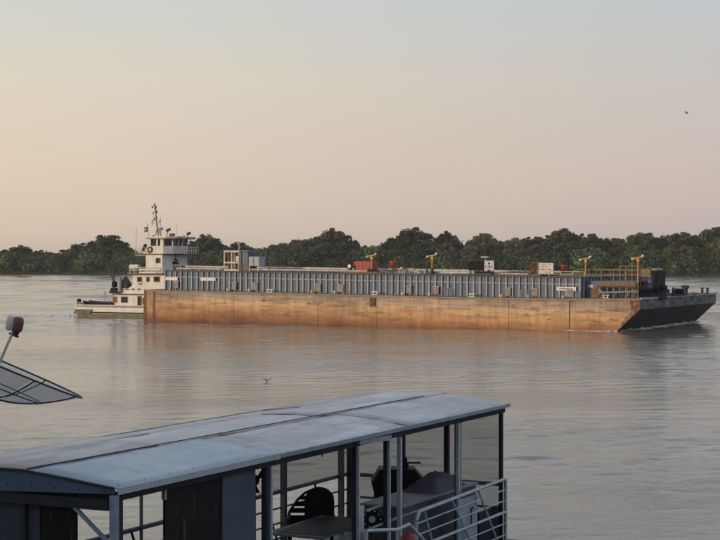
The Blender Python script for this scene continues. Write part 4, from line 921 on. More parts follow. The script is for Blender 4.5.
m = MB(); cc = fc+Vector((-.25, -.09, -.36)); m.prism([(cc.x-.18, cc.z), (cc.x, cc.z+.15), (cc.x+.18, cc.z), (cc.x, cc.z-.15)], 'y', cc.y-.01, cc.y); part('flag_diamond', m, M_yellow, flag, FL)
# aft crane and tarpaulin covered cone
tcn = 9.2
def CP(px, py, t=tcn): s = S(px, t); return (s, t, ZL(py, s, t))
cr = thing('deck_crane', FL, CP(114.5, 294), 'black deck crane with raised thin jib behind the tug house', 'crane')
m = MB(); m.prism([(CP(110.5, 0)[0], z1+.123), (CP(119, 0)[0], z1+.123), (CP(117, 0)[0], z1+.7), (CP(112.5, 0)[0], z1+.7)], 'y', tcn-.3, tcn+.3); part('pedestal', m, M_black, cr, FL)
m = MB(); m.tube(CP(114.2, 289), CP(113, 263.5), .13, 8, .06); m.lathe(CP(112.8, 263.5), [(.1, -.1), (.16, 0), (.1, .12)], 8); part('mast', m, M_darksteel, cr, FL)
m = MB(); m.tube(CP(113.8, 282), CP(105.7, 261.5), .06, 6); part('jib', m, M_darksteel, cr, FL)
m = MB(); m.box(CP(112.8, 0)[0], CP(116, 0)[0], tcn-.25, tcn+.25, CP(0, 286)[2], CP(0, 280.5)[2]); part('winch', m, M_black, cr, FL, bevel=.05)
m = MB(); m.tube(CP(105, 303, 8), CP(105, 291, 8), .03, 6); m.tube(CP(105, 293.5, 8), CP(111, 301.5, 8), .015, 5); m.tube(CP(105, 292, 8), CP(100, 301, 8), .012, 5); solo('stern_light_pole', m, M_darksteel, FL, CP(105, 303, 8), 'thin pole with stay wire on the tug stern behind the skiff', 'pole')
m = MB(); m.path([CP(119.8, 292), CP(119.8, 277)], .22, 12); solo('exhaust_pipe', m, M_rib, FL, CP(120, 292), 'pale upright exhaust pipe between the crane and the brown covered heap', 'pipe')
m = MB(); c = Vector(CP(125.7, 286.3, 10)); m.lathe(c, [(.62, -.2), (.68, .05), (.60, .35), (.36, .72), (.14, 1.02), (.03, 1.1)], 9); solo('covered_heap', m, mat('brown_tarpaulin', (.13, .09, .07), (.08, .06, .05), .8, bump=.4, bscale=4), FL, c, 'brown pointed tarpaulin covered heap behind the tug upper house', 'tarpaulin', smooth=True)
m = MB(); m.box(CP(119, 0, 10)[0], CP(131.5, 0, 10)[0], 9.4, 10.6, z1+.123, c.z-.2); TB('heap_platform', m, M_white)

# foam: bow wave and stern wash
M_foam = mat('foam', (.88, .85, .80), (.74, .70, .66), .8, nscale=3, c3=(.35, .30, .26), n3=1.6, lo3=.56, hi3=.66)
def foam_strip(line, width, hgt, name, seed, dens=9):
    rng = random.Random(seed); m = MB(); nq = 7
    for (a, b) in zip(line[:-1], line[1:]):
        a = Vector(a); b = Vector(b); L_ = (b-a).length; na = max(4, int(L_*9)); nrm = Vector((-(b-a).y, (b-a).x, 0)).normalized(); o = len(m.v); ph = rng.uniform(0, 6)
        for i in range(na+1):
            p = a.lerp(b, i/na); am = .55+.45*math.sin(i*.35+ph)*math.sin(i*.13+ph*2)
            for j in range(nq):
                f = j/(nq-1)*2-1; z = hgt*(1-f*f)*rng.uniform(-.3, 1.25)*am-.02*abs(f)-.012
                q = p+nrm*(f*width+rng.uniform(-.04, .04)); m.v.append(Vector((q.x, q.y, z)))
        m.f += [(o+i*nq+j, o+(i+1)*nq+j, o+(i+1)*nq+j+1, o+i*nq+j+1) for i in range(na) for j in range(nq-1)]
    return solo(name, m, M_foam, FL, (0, 0, 0), None, None, kind='stuff', smooth=True)
o = foam_strip([(47.0, -.25, 0), (47.9, -.1, 0), (48.1, 1, 0), (48.2, 24.4, 0)], .42, .22, 'bow_foam', 2, 20); o['label'] = 'white foam line along the bow waterline of the barge'; o['category'] = 'foam'
o = foam_strip([(47.3, -.35, 0), (45.5, -.7, 0), (43.6, -1.4, 0)], .4, .15, 'bow_foam', 3, 9); o['label'] = 'thin trail of foam left of the barge bow'; o['category'] = 'foam'
o = foam_strip([(TS+.3, 8, 0), (TS-1.0, 7.4, 0), (TS-3.5, 6.8, 0)], 1.0, .26, 'stern_foam', 4, 16); o['label'] = 'foam of the propeller wash at the tug stern'; o['category'] = 'foam'

# floating weeds, drifting log
wd = MB()
for a, h in ((0, .3), (.9, .22), (1.9, .34), (2.8, .2), (4.1, .28)):
    wd.path([(0, 0, 0), (.10*math.cos(a), .1*math.sin(a), h*.6), (.30*math.cos(a), .25*math.sin(a), h)], .02, 5); wd.add([(.30*math.cos(a), .25*math.sin(a), h), (.42*math.cos(a), .2*math.sin(a), h+.05), (.36*math.cos(a), .2*math.sin(a), h-.08)], [(0, 1, 2)])
D = 6*1600/122.0; FW = Matrix.Translation(((267-360)/1600*D, D, 0)) @ Matrix.Scale(.55, 4); solo('floating_weed', wd, mat('weed', (.03, .05, .02), (.05, .07, .03), .8), FW, (0, 0, 0), 'small dark sprig of weed floating in mid river below the barge', 'plant')
D = 6*1600/17.2; FW = Matrix.Translation(((21-360)/1600*D, D, 0)); lg = MB(); lg.tube((-3.2, 0, .05), (3.4, 1.0, .12), .20, 8, .12); lg.tube((-1.0, .2, .1), (.2, .5, .6), .08, 6); lg.tube((.8, .4, .1), (2.0, .2, .42), .07, 6)
solo('drifting_log', lg, M_bark, FW, (0, 0, 0), 'dark drifting log in the water near the far bank at the left', 'log')
# bird
D = 60; bz = 6-(113-260)*D/1600; FW = Matrix.Translation(((686.5-360)/1600*D, D, bz)); FW = FW @ Matrix.Scale(.65, 4); bd = MB()
bd.lathe((0, 0, 0), [(.01, -.09), (.03, -.04), (.035, .03), (.012, .09)], 8, Vector((1, .2, -.3)).normalized())
bd.add([(-.03, 0, .02), (.04, 0, .02), (-.02, .10, .11), (-.10, .2, .08)], [(0, 1, 2, 3)]); bd.add([(-.03, 0, .02), (.04, 0, .02), (.03, -.10, -.04), (-.02, -.2, -.11)], [(0, 1, 2, 3)])
solo('bird', bd, M_darksteel, FW, (0, 0, 0), 'tiny dark bird flying in the sky at the upper right', 'bird')

# ------------------------------------------------------------------ houseboat in the foreground
HX, HY = -2.63, 17.2; PD = (.451, .892); QD = (-.892, .451); L = 11.43; W = 3.1
HF = Matrix.Translation((HX, HY, 0)) @ Matrix.Rotation(math.atan2(PD[1], PD[0]), 4, 'Z')
def A(px, q): r = (px-360)/1600.0; X0 = HX+QD[0]*q; Y0 = HY+QD[1]*q; return (r*Y0-X0)/(PD[0]-PD[1]*r)
def HZ(py, a, q): return 6-(py-260)*(HY+QD[1]*q+PD[1]*a)/1600.0
EZ = 3.53; RISE = .13; FZ = 1.14
def roof_material(name, a, b_, light, dirt, rough, seed):
    m = bpy.data.materials.new(name); m.use_nodes = True; t = m.node_tree; b = t.nodes['Principled BSDF']; tc = N(t, 'ShaderNodeTexCoord')
    def noise(sc, det=8, r_=.62):
        mp = N(t, 'ShaderNodeMapping'); mp.inputs['Scale'].default_value = sc; mp.inputs['Location'].default_value = (seed*3.1, seed*1.7, 0); t.links.new(tc.outputs['Object'], mp.inputs[0])
        n = N(t, 'ShaderNodeTexNoise'); n.inputs['Scale'].default_value = 1; n.inputs['Detail'].default_value = det; n.inputs['Roughness'].default_value = r_; t.links.new(mp.outputs[0], n.inputs['Vector']); return n.outputs[0]
    def mix(fac, c0, c1, blend='MIX'):
        k = N(t, 'ShaderNodeMix', data_type='RGBA', blend_type=blend); t.links.new(fac, k.inputs[0]); t.links.new(c0, k.inputs[6])
        if isinstance(c1, tuple): k.inputs[7].default_value = (*c1, 1)
        else: t.links.new(c1, k.inputs[7])
        return k.outputs[2]
    def rr(x, lo, hi, v0=0.0, v1=1.0): r = ramp(t, [(lo, v0), (hi, v1)], 'LINEAR'); t.links.new(x, r.inputs[0]); return r.outputs[0]
    base = ramp(t, [(.35, a), (.65, b_)]); t.links.new(noise((.5, 1.3, 1)), base.inputs[0])
    c = mix(rr(noise((.7, 2.2, 1), 10), .50, .66, 0, .8), base.outputs[0], light)          # chalky patches
    c = mix(rr(noise((7, .9, 1), 6), .56, .74, 0, .55), c, dirt)                            # run-off streaks down the slope
    c = mix(rr(noise((22, 30, 1), 3), .62, .72, 0, .5), c, dirt)                            # specks
    c = mix(rr(noise((1.6, 5, 1), 12, .7), .60, .66, 0, .6), c, tuple(x*.8 for x in dirt))   # blotches
    t.links.new(c, b.inputs['Base Color'])
    t.links.new(rr(noise((1.5, 3, 1)), .3, .7, rough-.06, rough+.16), b.inputs['Roughness'])
    bp = N(t, 'ShaderNodeBump'); bp.inputs['Strength'].default_value = .6; bp.inputs['Distance'].default_value = .02; t.links.new(noise((1.6, 2.4, 1), 3), bp.inputs['Height']); t.links.new(bp.outputs[0], b.inputs['Normal'])
    return m
M_roofblue = roof_material('roof_blue_sheet', (.43, .48, .52), (.37, .42, .47), (.53, .57, .60), (.24, .26, .28), .38, 1)
M_roofgrey = roof_material('roof_weathered_sheet', (.60, .565, .54), (.47, .44, .42), (.78, .75, .72), (.24, .21, .20), .42, 2)
M_roofbrown = roof_material('roof_dull_sheet', (.56, .49, .46), (.43, .365, .34), (.70, .64, .60), (.20, .15, .13), .5, 3)
M_frame = mat('blue_grey_tube', (.24, .30, .38), (.17, .22, .29), .4, nscale=6)
M_navy = mat('dark_blue_board', (.06, .10, .165), (.05, .08, .13), .6, nscale=1.2)
M_panelblue = mat('slate_blue_panel', (.075, .105, .15), (.06, .085, .125), .6, spec=.25, nscale=.8, c3=(.12, .15, .19), n3=3, lo3=.66, hi3=.7)
M_blk = mat('black_curtain', (.009, .008, .010), (.014, .013, .015), .6, spec=.15, nscale=1.0, c3=(.075, .072, .078), n3=2.2, lo3=.58, hi3=.66, s3=(3.5, 3.5, .45))
M_dark = mat('dark_timber', (.030, .034, .044), (.020, .023, .030), .7, spec=.25)
M_floor = mat('deck_boards', (.12, .125, .14), (.075, .08, .09), .6, nscale=2, scale=(1, 4, 1))
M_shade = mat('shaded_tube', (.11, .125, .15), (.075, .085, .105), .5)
M_rail = mat('galvanised_rail', (.42, .48, .54), (.32, .37, .42), .35, .3, nscale=5)
M_screen = mat('insect_screen', (.05, .048, .045), (.06, .055, .05), .8, alpha=.30)
M_plastic = mat('black_plastic', (.010, .010, .012), (.014, .014, .017), .5, spec=.25)
hb_ = thing('houseboat', HF, (L/2, W/2, 0), 'moored blue grey covered pontoon boat with arched sheet roof in the foreground', 'houseboat')
def HP(name, mb, mtl, parent=None, **k): return part(name, mb, mtl, parent or hb_, HF, **k)
def arch(q, ins=0): f = (q-W/2)/(W/2); return EZ+RISE*(1-f*f)+.0
def sheet(a0, a1, q0, q1, lift, mtl, th=.012, wav=.0, seed=0, name='roof_sheet'):
    rng = random.Random(seed); na = 10; nq = 8; vs = []; fs = []
    for i in range(na+1):
        for j in range(nq+1):
            a = a0+(a1-a0)*i/na; q = q0+(q1-q0)*j/nq
            vs.append((a, q, arch(q)+lift+(rng.uniform(-wav, wav) if 0 < i < na and 0 < j < nq else rng.uniform(-wav, wav)*.6)))
    o = len(vs); vs += [(x, y, z-th) for x, y, z in vs]; k = nq+1
    for i in range(na):
        for j in range(nq):
            fs.append((i*k+j, (i+1)*k+j, (i+1)*k+j+1, i*k+j+1)); fs.append((o+i*k+j, o+i*k+j+1, o+(i+1)*k+j+1, o+(i+1)*k+j))
    for i in range(na): fs.append((i*k, o+i*k, o+(i+1)*k, (i+1)*k)); fs.append((i*k+nq, (i+1)*k+nq, o+(i+1)*k+nq, o+i*k+nq))
    for j in range(nq): fs.append((j, j+1, o+j+1, o+j)); fs.append((na*k+j, o+na*k+j, o+na*k+j+1, na*k+j+1))
    m = MB(); m.add(vs, fs); return HP(name, m, mtl, smooth=True)
AB = A(277.5, 0)
for i, (a0, a1, q0, q1, lift, mt) in enumerate([(-.02, AB, -.03, 1.22, .020, M_roofblue), (AB-.05, 7.4, -.02, 1.20, .004, M_roofgrey), (7.36, L+.02, -.02, 1.20, .016, M_roofgrey),
        (-.02, 2.6, 1.19, 2.2, .030, M_roofbrown), (2.55, 6.9, 1.19, 2.2, .014, M_roofgrey), (6.85, L+.02, 1.19, 2.2, .026, M_roofgrey),
        (-.02, 3.8, 2.16, W+.03, .024, M_roofbrown), (3.75, 8.2, 2.16, W+.03, .012, M_roofbrown), (8.15, L+.02, 2.16, W+.03, .026, M_roofbrown)]):
    sheet(a0, a1, q0, q1, lift, mt, wav=.006, seed=i)
m = MB()
for q0 in (1.16,): m.bar((0, q0+.03, arch(q0)+.034), (L*.93, q0+.045, arch(q0)+.034), .014, .010)
HP('seam_strip', m, M_dark)
# eave edge and gutters
m = MB(); m.box(-.01, AB, -.05, -.032, EZ-.055, EZ+.018); HP('eave_strip', m, M_roofblue)
m = MB(); m.box(AB+.01, L+.02, -.05, -.032, EZ-.045, EZ+.010); HP('eave_strip', m, M_frame)
m = MB(); m.box(.0, L, W+.032, W+.05, EZ-.055, EZ+.018); HP('eave_strip', m, M_frame)
m = MB()
for i in range(23):
    a = .12+i*.5
    for q in (.05, 1.14, 1.24): m.lathe((a, q, arch(q)+.026), [(.008, 0), (.008, .003), (.003, .005)], 6)
HP('roof_screws', m, mat('rusty_screw', (.10, .06, .045), (.06, .04, .035), .8))['kind'] = 'stuff'
m = MB()
for i in range(9): m.tube((-.037, .12+i*.33, EZ-.02), (-.043, .12+i*.33, EZ-.02), .008, 6)
HP('fascia_bolts', m, M_dark)['kind'] = 'stuff'
# end fascias
def fascia(a, s):
    n_ = 14; topq = [(W*i/n_, arch(W*i/n_)+(.008 if i < 5 else .02)) for i in range(n_+1)]; poly = topq+[(W, EZ-.06), (W*.5, EZ-.11), (0, EZ-.045)]
    m = MB(); m.prism(poly, 'x', a, a+s); return HP('end_fascia', m, M_navy)
fascia(-.035, .03); fascia(L-.01, .03)
m = MB(); m.bar((-.045, 1.22, arch(1.22)+.02), (-.045, 0, EZ+.02), .03, .02); m.bar((-.045, 2.2, arch(2.2)+.02), (-.045, 1.22, arch(1.22)+.02), .03, .02); HP('roof_trim', m, M_dark)
# frame under the roof
for q in (.07, W-.1):
    m = MB(); m.box(0.02, L-.03, q-.04, q+.04, EZ-.14, EZ-.05); HP('roof_beam', m, M_dark)
for i in range(10):
    a = .08+i*(L-.2)/9; m = MB(); m.bar((a, .12, EZ-.09), (a, W-.15, EZ-.09), .05, .07); HP('rafter', m, M_dark)
for i in range(10): m = MB(); a = .08+i*(L-.2)/9; m.bar((a, W/2, EZ-.05), (a, W/2, arch(W/2)-.03), .04, .04); HP('rafter_strut', m, M_dark)
m = MB(); m.box(0.0, .06, .1, W-.1, EZ-.24, EZ-.12); HP('end_beam', m, M_dark)
# posts, near side
def post(px, q, w, mtl, z1=EZ-.14, z0=FZ, name='post'):
    a = A(px, q); m = MB(); m.box(a-w/2, a+w/2, q-w/2, q+w/2, z0, z1); HP(name, m, mtl); return a
a_ = post(114, .0, .075, M_frame, z1=EZ-.06, z0=.6); post(119, .05, .06, M_dark)
post(265, .07, .07, M_dark); post(270.5, .03, .04, M_rail)
post(354.8, .07, .062, M_dark); post(357.8, .02, .045, M_rail)
post(386, .07, .062, M_dark); post(399.5, .02, .06, M_rail, z0=.9); post(388.8, .02, .04, M_rail, z0=FZ)
post(457.8, .03, .055, M_rail); post(501, .07, .06, M_dark); post(455.6, .09, .03, M_dark)
for px in (283.5, 340.5, 24.5): 
    pass
a1, a2 = A(357.8, .02), A(388.8, .02); m = MB(); m.bar((a1-.02, .0, HZ(442, a1, 0)), (a2, .0, HZ(437.5, a2, 0)), .05, .075); HP('door_header', m, M_frame)
m = MB(); az = A(95, .06); m.bar((.02, .65, EZ-.16), (.02, .06, EZ-.62), .04, .035); HP('corner_brace', m, M_frame)
# far side posts
for px, py in ((141, 0), (283.5, 0), (341, 0)):
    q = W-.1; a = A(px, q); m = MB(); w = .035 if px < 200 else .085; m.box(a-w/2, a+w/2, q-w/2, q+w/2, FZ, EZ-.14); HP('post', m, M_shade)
AE = A(341, W-.1)
for q in (1.1, 1.95): m = MB(); m.box(L-.12, L-.04, q-.04, q+.04, FZ, EZ-.12); HP('post', m, M_dark)
m = MB(); m.box(L-.12, L-.04, W-.14, W-.06, FZ, EZ-.12); HP('post', m, M_dark)
# far side and end rails
def rails(p0, p1, hs, r, mtl, name='rail'):
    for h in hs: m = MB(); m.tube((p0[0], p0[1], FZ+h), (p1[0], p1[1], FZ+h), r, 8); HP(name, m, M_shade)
rails((.1, W-.06), (L-.1, W-.06), (1.02,), .035, M_dark); rails((.1, W-.06), (L-.1, W-.06), (.75, .5, .25), .016, M_dark)
rails((L-.07, .1), (L-.07, W-.1), (1.02,), .035, M_dark); rails((L-.07, .1), (L-.07, W-.1), (.62,), .022, M_dark)
for a0 in (A(128, W), A(262, W), A(312, W)): m = MB(); m.tube((a0, W-.05, FZ+1.0), (a0+.45, W-.05, FZ+.12), .02, 6); HP('rail_brace', m, M_dark)
m = MB(); m.tube((L-.07, 1.7, FZ), (L-.07, 1.7, FZ+1.0), .02, 6); m.tube((L-.07, 2.5, FZ), (L-.07, 2.5, FZ+1.0), .02, 6); HP('rail_stanchion', m, M_dark)
# screens
for a0, a1 in ((A(262, W-.1), A(283.5, W-.1)-.05), (A(283.5, W-.1)+.05, AE-.05), (AE+.05, L-.13)):
    m = MB(); m.box(a0, a1, W-.105, W-.101, FZ+1.05, EZ-.15); HP('screen', m, M_screen)
for q0, q1 in ((.12, 1.05), (1.15, 1.9), (2.0, W-.15)):
    m = MB(); m.box(L-.085, L-.081, q0, q1, FZ+.05, EZ-.15); HP('screen', m, M_screen)
a0, a1 = A(401.5, .07), A(456, .07)
m = MB(); m.tube((A(461, .07), .07, FZ+1.1), (A(461, .07), .07, EZ-.15), .012, 6); HP('screen_edge', m, M_rail)
# floor slab & pontoon
for i in range(9):
    q0 = i*(W+.3)/9-.25; m = MB(); m.box(-.2, L+.15, q0, q0+(W+.3)/9-.01, FZ-.05, FZ+random.uniform(-.002, .002)); HP('floor_board', m, M_floor)
m = MB(); m.box(-.18, L+.1, -.2, W+.0, FZ-.25, FZ-.055); HP('deck_frame', m, M_navy)
for q in (.35, W-.35): m = MB(); m.tube((-.4, q, .32), (L+.3, q, .32), .55, 20); HP('pontoon', m, M_frame, smooth=False)
m = MB()
for i in range(8):
    for q in (.35, W-.35): a = .3+i*1.5; m.box(a-.05, a+.05, q-.3, q+.3, .80, FZ-.253)
HP('pontoon_bracket', m, M_dark)
# side panels
a0, a1, a2 = A(165, .1), A(221.5, .1), A(254.5, .1)
m = MB(); m.box(a0, a1-.01, .1, .13, FZ, EZ-.15); HP('black_panel', m, M_blk)
m = MB(); m.box(a1, a2, .085, .115, FZ, EZ-.15); HP('blue_panel', m, M_panelblue, bevel=.004)
m = MB(); m.box(a0-.03, a0-.003, .08, .13, EZ-.26, EZ-.15); HP('panel_hinge', m, M_rail)
# end wall boards (near end)
def qa(px, a): # q on the plane a=const
    r = (px-360)/1600.0; X0 = HX+PD[0]*a; Y0 = HY+PD[1]*a; return (r*Y0-X0)/(QD[0]-QD[1]*r)
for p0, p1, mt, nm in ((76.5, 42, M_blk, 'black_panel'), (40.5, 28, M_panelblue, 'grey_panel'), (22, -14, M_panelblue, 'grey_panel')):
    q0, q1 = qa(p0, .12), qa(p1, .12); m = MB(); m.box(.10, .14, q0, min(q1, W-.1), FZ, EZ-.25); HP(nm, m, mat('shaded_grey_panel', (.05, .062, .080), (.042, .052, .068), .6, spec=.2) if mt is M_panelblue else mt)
q0 = qa(25.5, .1); m = MB(); m.box(.05, .13, q0-.03, q0+.03, FZ, EZ-.25); HP('post', m, M_dark)
# near side rails -------------------------------------------------
rq = -.06
ra, rb = A(417, rq), A(505.5, rq); zt0, zt1 = HZ(512.5, ra, rq), HZ(479, rb, rq)
gr = thing('gangway_gate', HF, ((ra+rb)/2, rq, FZ), 'pale tubular side railing with slanted braces at the right end of the covered boat', 'railing')
m = MB(); m.path([(ra-.03, rq, FZ-.05), (ra-.03, rq, zt0-.12), (ra+.08, rq, zt0), (rb, rq, zt1), (rb, rq, FZ-.1)], .028, 10); part('top_rail', m, M_rail, gr, HF, smooth=False)
for k_, f in enumerate((.16, .32, .49, .66, .83)):
    m = MB(); z0_ = zt0-(zt0-FZ)*f; z1_ = zt1-(zt1-FZ)*f; m.tube((ra-.03, rq, z0_), (rb, rq, z1_), .026 if k_ == 2 else .013, 8); part('bar', m, M_rail, gr, HF)
for f0, f1 in ((.07, .24), (.36, .66), (.66, .93)):
    m = MB(); xa_ = ra+(rb-ra)*f0; xb_ = ra+(rb-ra)*f1; m.tube((xa_, rq, zt0+(zt1-zt0)*f0), (xb_, rq, FZ), .02, 8); part('brace', m, M_rail, gr, HF)
r2 = -.45; b0, b1, b2, b3 = A(366, r2), A(397, r2), A(409, r2), A(424, r2)
z0_, z1_, z2_ = HZ(531, b0, r2), HZ(530, b1, r2), HZ(524.5, b2, r2)
g2 = thing('boarding_rail', HF, (b1, r2, FZ), 'low pale handrail bending down beside the red buoy', 'railing')
m = MB(); m.path([(b0, r2, FZ-.3), (b0, r2, z0_), (b1, r2, z1_), (b2, r2, z2_), (b3, r2, HZ(541, b3, r2)), (b3+.25, r2, FZ-.1)], .026, 10); part('tube', m, M_rail, g2, HF)
m = MB(); m.tube((b1, r2, FZ-.3), (b1, r2, z1_), .022, 8); part('upright', m, M_rail, g2, HF)
m = MB(); m.box(b0-.2, b3+.5, r2-.3, -.26, FZ-.34, FZ-.28); part('step_plate', m, M_navy, g2, HF)
m = MB(); bq = -.42; c = A(408.5, bq); m.lathe((c, bq, HZ(551, c, bq)), [(.02, 0), (.10, .04), (.13, .12), (.12, .19), (.07, .24), (.03, .25), (.03, .28)], 16); bu = solo('buoy', m, mat('red_buoy', (.30, .035, .03), (.22, .03, .028), .45), HF, (c, bq, FZ-.28), 'dull red round buoy hung inside the low handrail', 'buoy', smooth=True)
# inner rails of the middle bay
for (p0, y0, p1, y1, r_) in ((366, 511, 387, 503.5, .02), (371, 528.5, 398, 518, .02), (401, 517, 456, 497, .016)):
    a0, a1 = A(p0, .12), A(p1, .12); m = MB(); m.tube((a0, .12, HZ(y0, a0, .12)), (a1, .12, HZ(y1, a1, .12)), r_, 8); HP('inner_rail', m, M_frame)
# counter, tarpaulin bundle
cq0, cq1 = .35, 1.0; c0, c1 = A(402, cq0), A(476, cq0); zc = HZ(506, c0, cq0)
ct = thing('counter', HF, ((c0+c1)/2, .7, FZ), 'dark grey counter with pale top inside the right bay of the covered boat', 'counter')
m = MB(); m.box(c0, c1, cq0, cq1, FZ+.005, zc-.04); part('body', m, mat('counter_grey', (.06, .068, .08), (.045, .05, .062), .5), ct, HF, bevel=.01)
m = MB(); m.box(c0-.05, c1+.02, cq0-.04, cq1+.05, zc-.037, zc); part('top', m, mat('counter_top', (.22, .23, .25), (.16, .165, .18), .4), ct, HF, bevel=.006)
m = MB(); m.box(c0+1.0, c0+1.02, cq0-.008, cq0-.002, FZ+.05, zc-.06); part('door_gap', m, M_dark, ct, HF)
# crumpled tarpaulin
rng = random.Random(9); vs = []; fs = []; nx, ny = 16, 10; t0, t1 = A(423, .6), A(455, .6)
for i in range(nx+1):
    for j in range(ny+1):
        u_ = i/nx*2-1; v_ = j/ny*2-1; r_ = max(abs(u_), abs(v_)); hgt = .24*(1-r_**2.5)*(1-.45*max(0, -u_))+rng.uniform(-.018, .018)*(1 if r_ < .99 else 0)+.03*math.sin(u_*7+v_*3)*(1-r_)
        vs.append((t0+(t1-t0)*(i/nx)*1.0, .38+.62*j/ny, zc+.004+max(0, hgt)))
m = MB(); m.add(vs, [(i*(ny+1)+j, (i+1)*(ny+1)+j, (i+1)*(ny+1)+j+1, i*(ny+1)+j+1) for i in range(nx) for j in range(ny)])
solo('tarpaulin_bundle', m, mat('purple_grey_cloth', (.10, .095, .125), (.07, .065, .09), .8, bump=.5, bscale=9), HF, ((t0+t1)/2, .7, zc), 'crumpled purple grey cloth bundle lying on the counter', 'cloth', smooth=True)
# pale panel with a black handle
p0, p1 = A(458, -.0), A(477.5, -.0); m = MB(); m.box(p0, p1, .0, .025, FZ, HZ(494.5, p1, 0)); pn = HP('gate_panel', m, mat('pale_blue_panel', (.34, .42, .50), (.28, .35, .43), .45), bevel=.006)
hx_ = A(471.5, -.02); m = MB(); m.path([(hx_-.03, -.03, HZ(524, hx_, 0)), (hx_-.03, -.03, HZ(509, hx_, 0)), (hx_+.02, -.03, HZ(507.5, hx_, 0)), (hx_+.06, -.03, HZ(509.5, hx_, 0))], .012, 6); HP('panel_handle', m, M_dark, pn)
m = MB(); m.box(A(479, .2), A(501, .2), .2, .24, FZ, FZ+.62); HP('dark_box_panel', m, M_dark)
# hexagonal black drum (barbecue)
hq = 1.9; h0, h1 = A(370, hq), A(426, hq)
cx_ = (h0+h1)/2; zc0, zc1 = HZ(508, cx_, hq), HZ(467, cx_, hq)
bq_ = thing('barbecue', HF, (cx_, hq, FZ), 'large black faceted metal barbecue hood with a knob on top', 'barbecue')
# outline lies across the view: direction perpendicular to the line of sight in plan
wdir = (PD[0]*1+0, ) # (plan direction handled below)
ax_ = Vector((PD[0], QD[0], 0)).normalized()       # world +X expressed in the boat frame
ay_ = Vector((PD[1], QD[1], 0)).normalized()       # world +Y
wc = Vector((cx_, hq, 0)); half = (426-370)/2/1600*(HY+QD[1]*hq+PD[1]*cx_)
hexp = [(-1.0, .66), (-.72, .98), (.55, .98), (1.0, .62), (.93, .22), (.55, -.02), (-.62, -.02), (-.85, .30)]
vs = []
for dy, sc_ in ((-.28, .93), (-.25, 1.0), (.25, 1.0), (.28, .93)):
    for (u_, w_) in hexp: p = wc+ax_*(u_*half*sc_)+ay_*dy; vs.append((p.x, p.y, (zc0+zc1)/2+(w_-.5)*(zc1-zc0)*sc_))
n8 = 8; fs = [tuple(range(7, -1, -1)), tuple(range(24, 32))]
for k_ in range(3):
    for i in range(8): fs.append((k_*8+i, k_*8+(i+1) % 8, (k_+1)*8+(i+1) % 8, (k_+1)*8+i))
m = MB(); m.add(vs, fs); part('hood', m, M_plastic, bq_, HF)
p = wc+ax_*.10; m = MB(); m.lathe((p.x, p.y, zc1-.01), [(.07, 0), (.07, .07), (.045, .09), (.045, .16), (.02, .18)], 10); m.bar((p.x, p.y, zc1+.07), tuple(Vector((p.x, p.y, zc1+.07))+ax_*.28), .03, .03); part('chimney_knob', m, M_plastic, bq_, HF)
for u_ in (-.45, .45):
    for dy in (-.2, .2): p = wc+ax_*(u_*half)+ay_*dy; m = MB(); m.tube((p.x, p.y, FZ), (p.x, p.y, zc0+.05), .025, 6); part('leg', m, M_dark, bq_, HF)
# wheel of dots (fan) behind the near rail
fq = .35; fa = A(372, fq); fz = HZ(519.5, fa, fq); fn = thing('round_dial', HF, (fa, fq, FZ), 'black round cage with white dots and white hub low behind the doorway', 'fan')
c = Vector((fa, fq, fz)); face = -ay_
m = MB(); m.tube(c+ay_*.07, c, .17, 20); part('case', m, M_plastic, fn, HF)
m = MB(); m.tube(c-ay_*.001, c-ay_*.02, .05, 14); part('hub', m, mat('dot_white', (.55, .55, .58), (.48, .48, .5), .4), fn, HF)
for i in range(10):
    an = i*.628; p = c+ax_*(.125*math.cos(an))+Vector((0, 0, .125*math.sin(an))); m = MB(); m.tube(p-ay_*.001, p-ay_*.012, .013, 8); part('dot', m, MATS['dot_white'], fn, HF)
m = MB(); m.tube((c+ay_*.03).xyz-Vector((0, 0, .15)), Vector((fa, fq, FZ)), .03, 8); part('stand', m, M_dark, fn, HF)
a0 = A(359, .02); m = MB(); m.box(A(358.8, .0), A(364, .0), .0, .03, HZ(532, a0, 0), HZ(511, a0, 0)); HP('latch_plate', m, M_rail)
# plastic armchair and table
cq = 2.5; ca = A(311, cq); chx = thing('armchair', HF, (ca, cq, FZ), 'black plastic armchair with slatted back standing behind the grey table', 'chair')
hw = (333-289)/2/1600*(HY+QD[1]*cq+PD[1]*ca); cp = Vector((ca, cq, 0)); zt = HZ(488.5, ca, cq); zseat = FZ+.42
def CPt(u_, w_, d=0): p = cp+ax_*(u_*hw)+ay_*d; return Vector((p.x, p.y, zseat+w_*(zt-zseat)))
def plate(poly, d, th=.02):
    n_ = len(poly); vs = [CPt(u_, w_, d) for u_, w_ in poly]+[CPt(u_, w_, d+th) for u_, w_ in poly]
    return MB().add(vs, [tuple(range(n_-1, -1, -1)), tuple(range(n_, 2*n_))]+[(i, (i+1) % n_, n_+(i+1) % n_, n_+i) for i in range(n_)])
part('back_shell', plate([(-.30, .0), (-.30, .80), (-.12, .90), (.15, .98), (.42, 1.0), (.72, .95), (.92, .84), (1.0, .70), (1.0, .0)], .0), M_plastic, chx, HF)
part('back_foot', plate([(-1.0, .0), (-1.0, .34), (-.30, .34), (-.30, .0)], .0), M_plastic, chx, HF)
for w0, w1 in ((.40, .52), (.56, .68), (.72, .82)):
    part('back_slat', plate([(-1.0+(w0-.4)*1.2, w0), (-.30, w0), (-.30, w1), (-.95+(w1-.4)*1.2, w1)], .0), M_plastic, chx, HF)
m = MB(); m.path([CPt(u_, w_) for u_, w_ in ((-1, .0), (-1, .42), (-.62, .72), (-.3, .88), (.15, .99), (.42, 1.01), (.72, .96), (.95, .84), (1.0, .70), (1.0, 0))], .022, 8); part('back_rim', m, M_plastic, chx, HF)
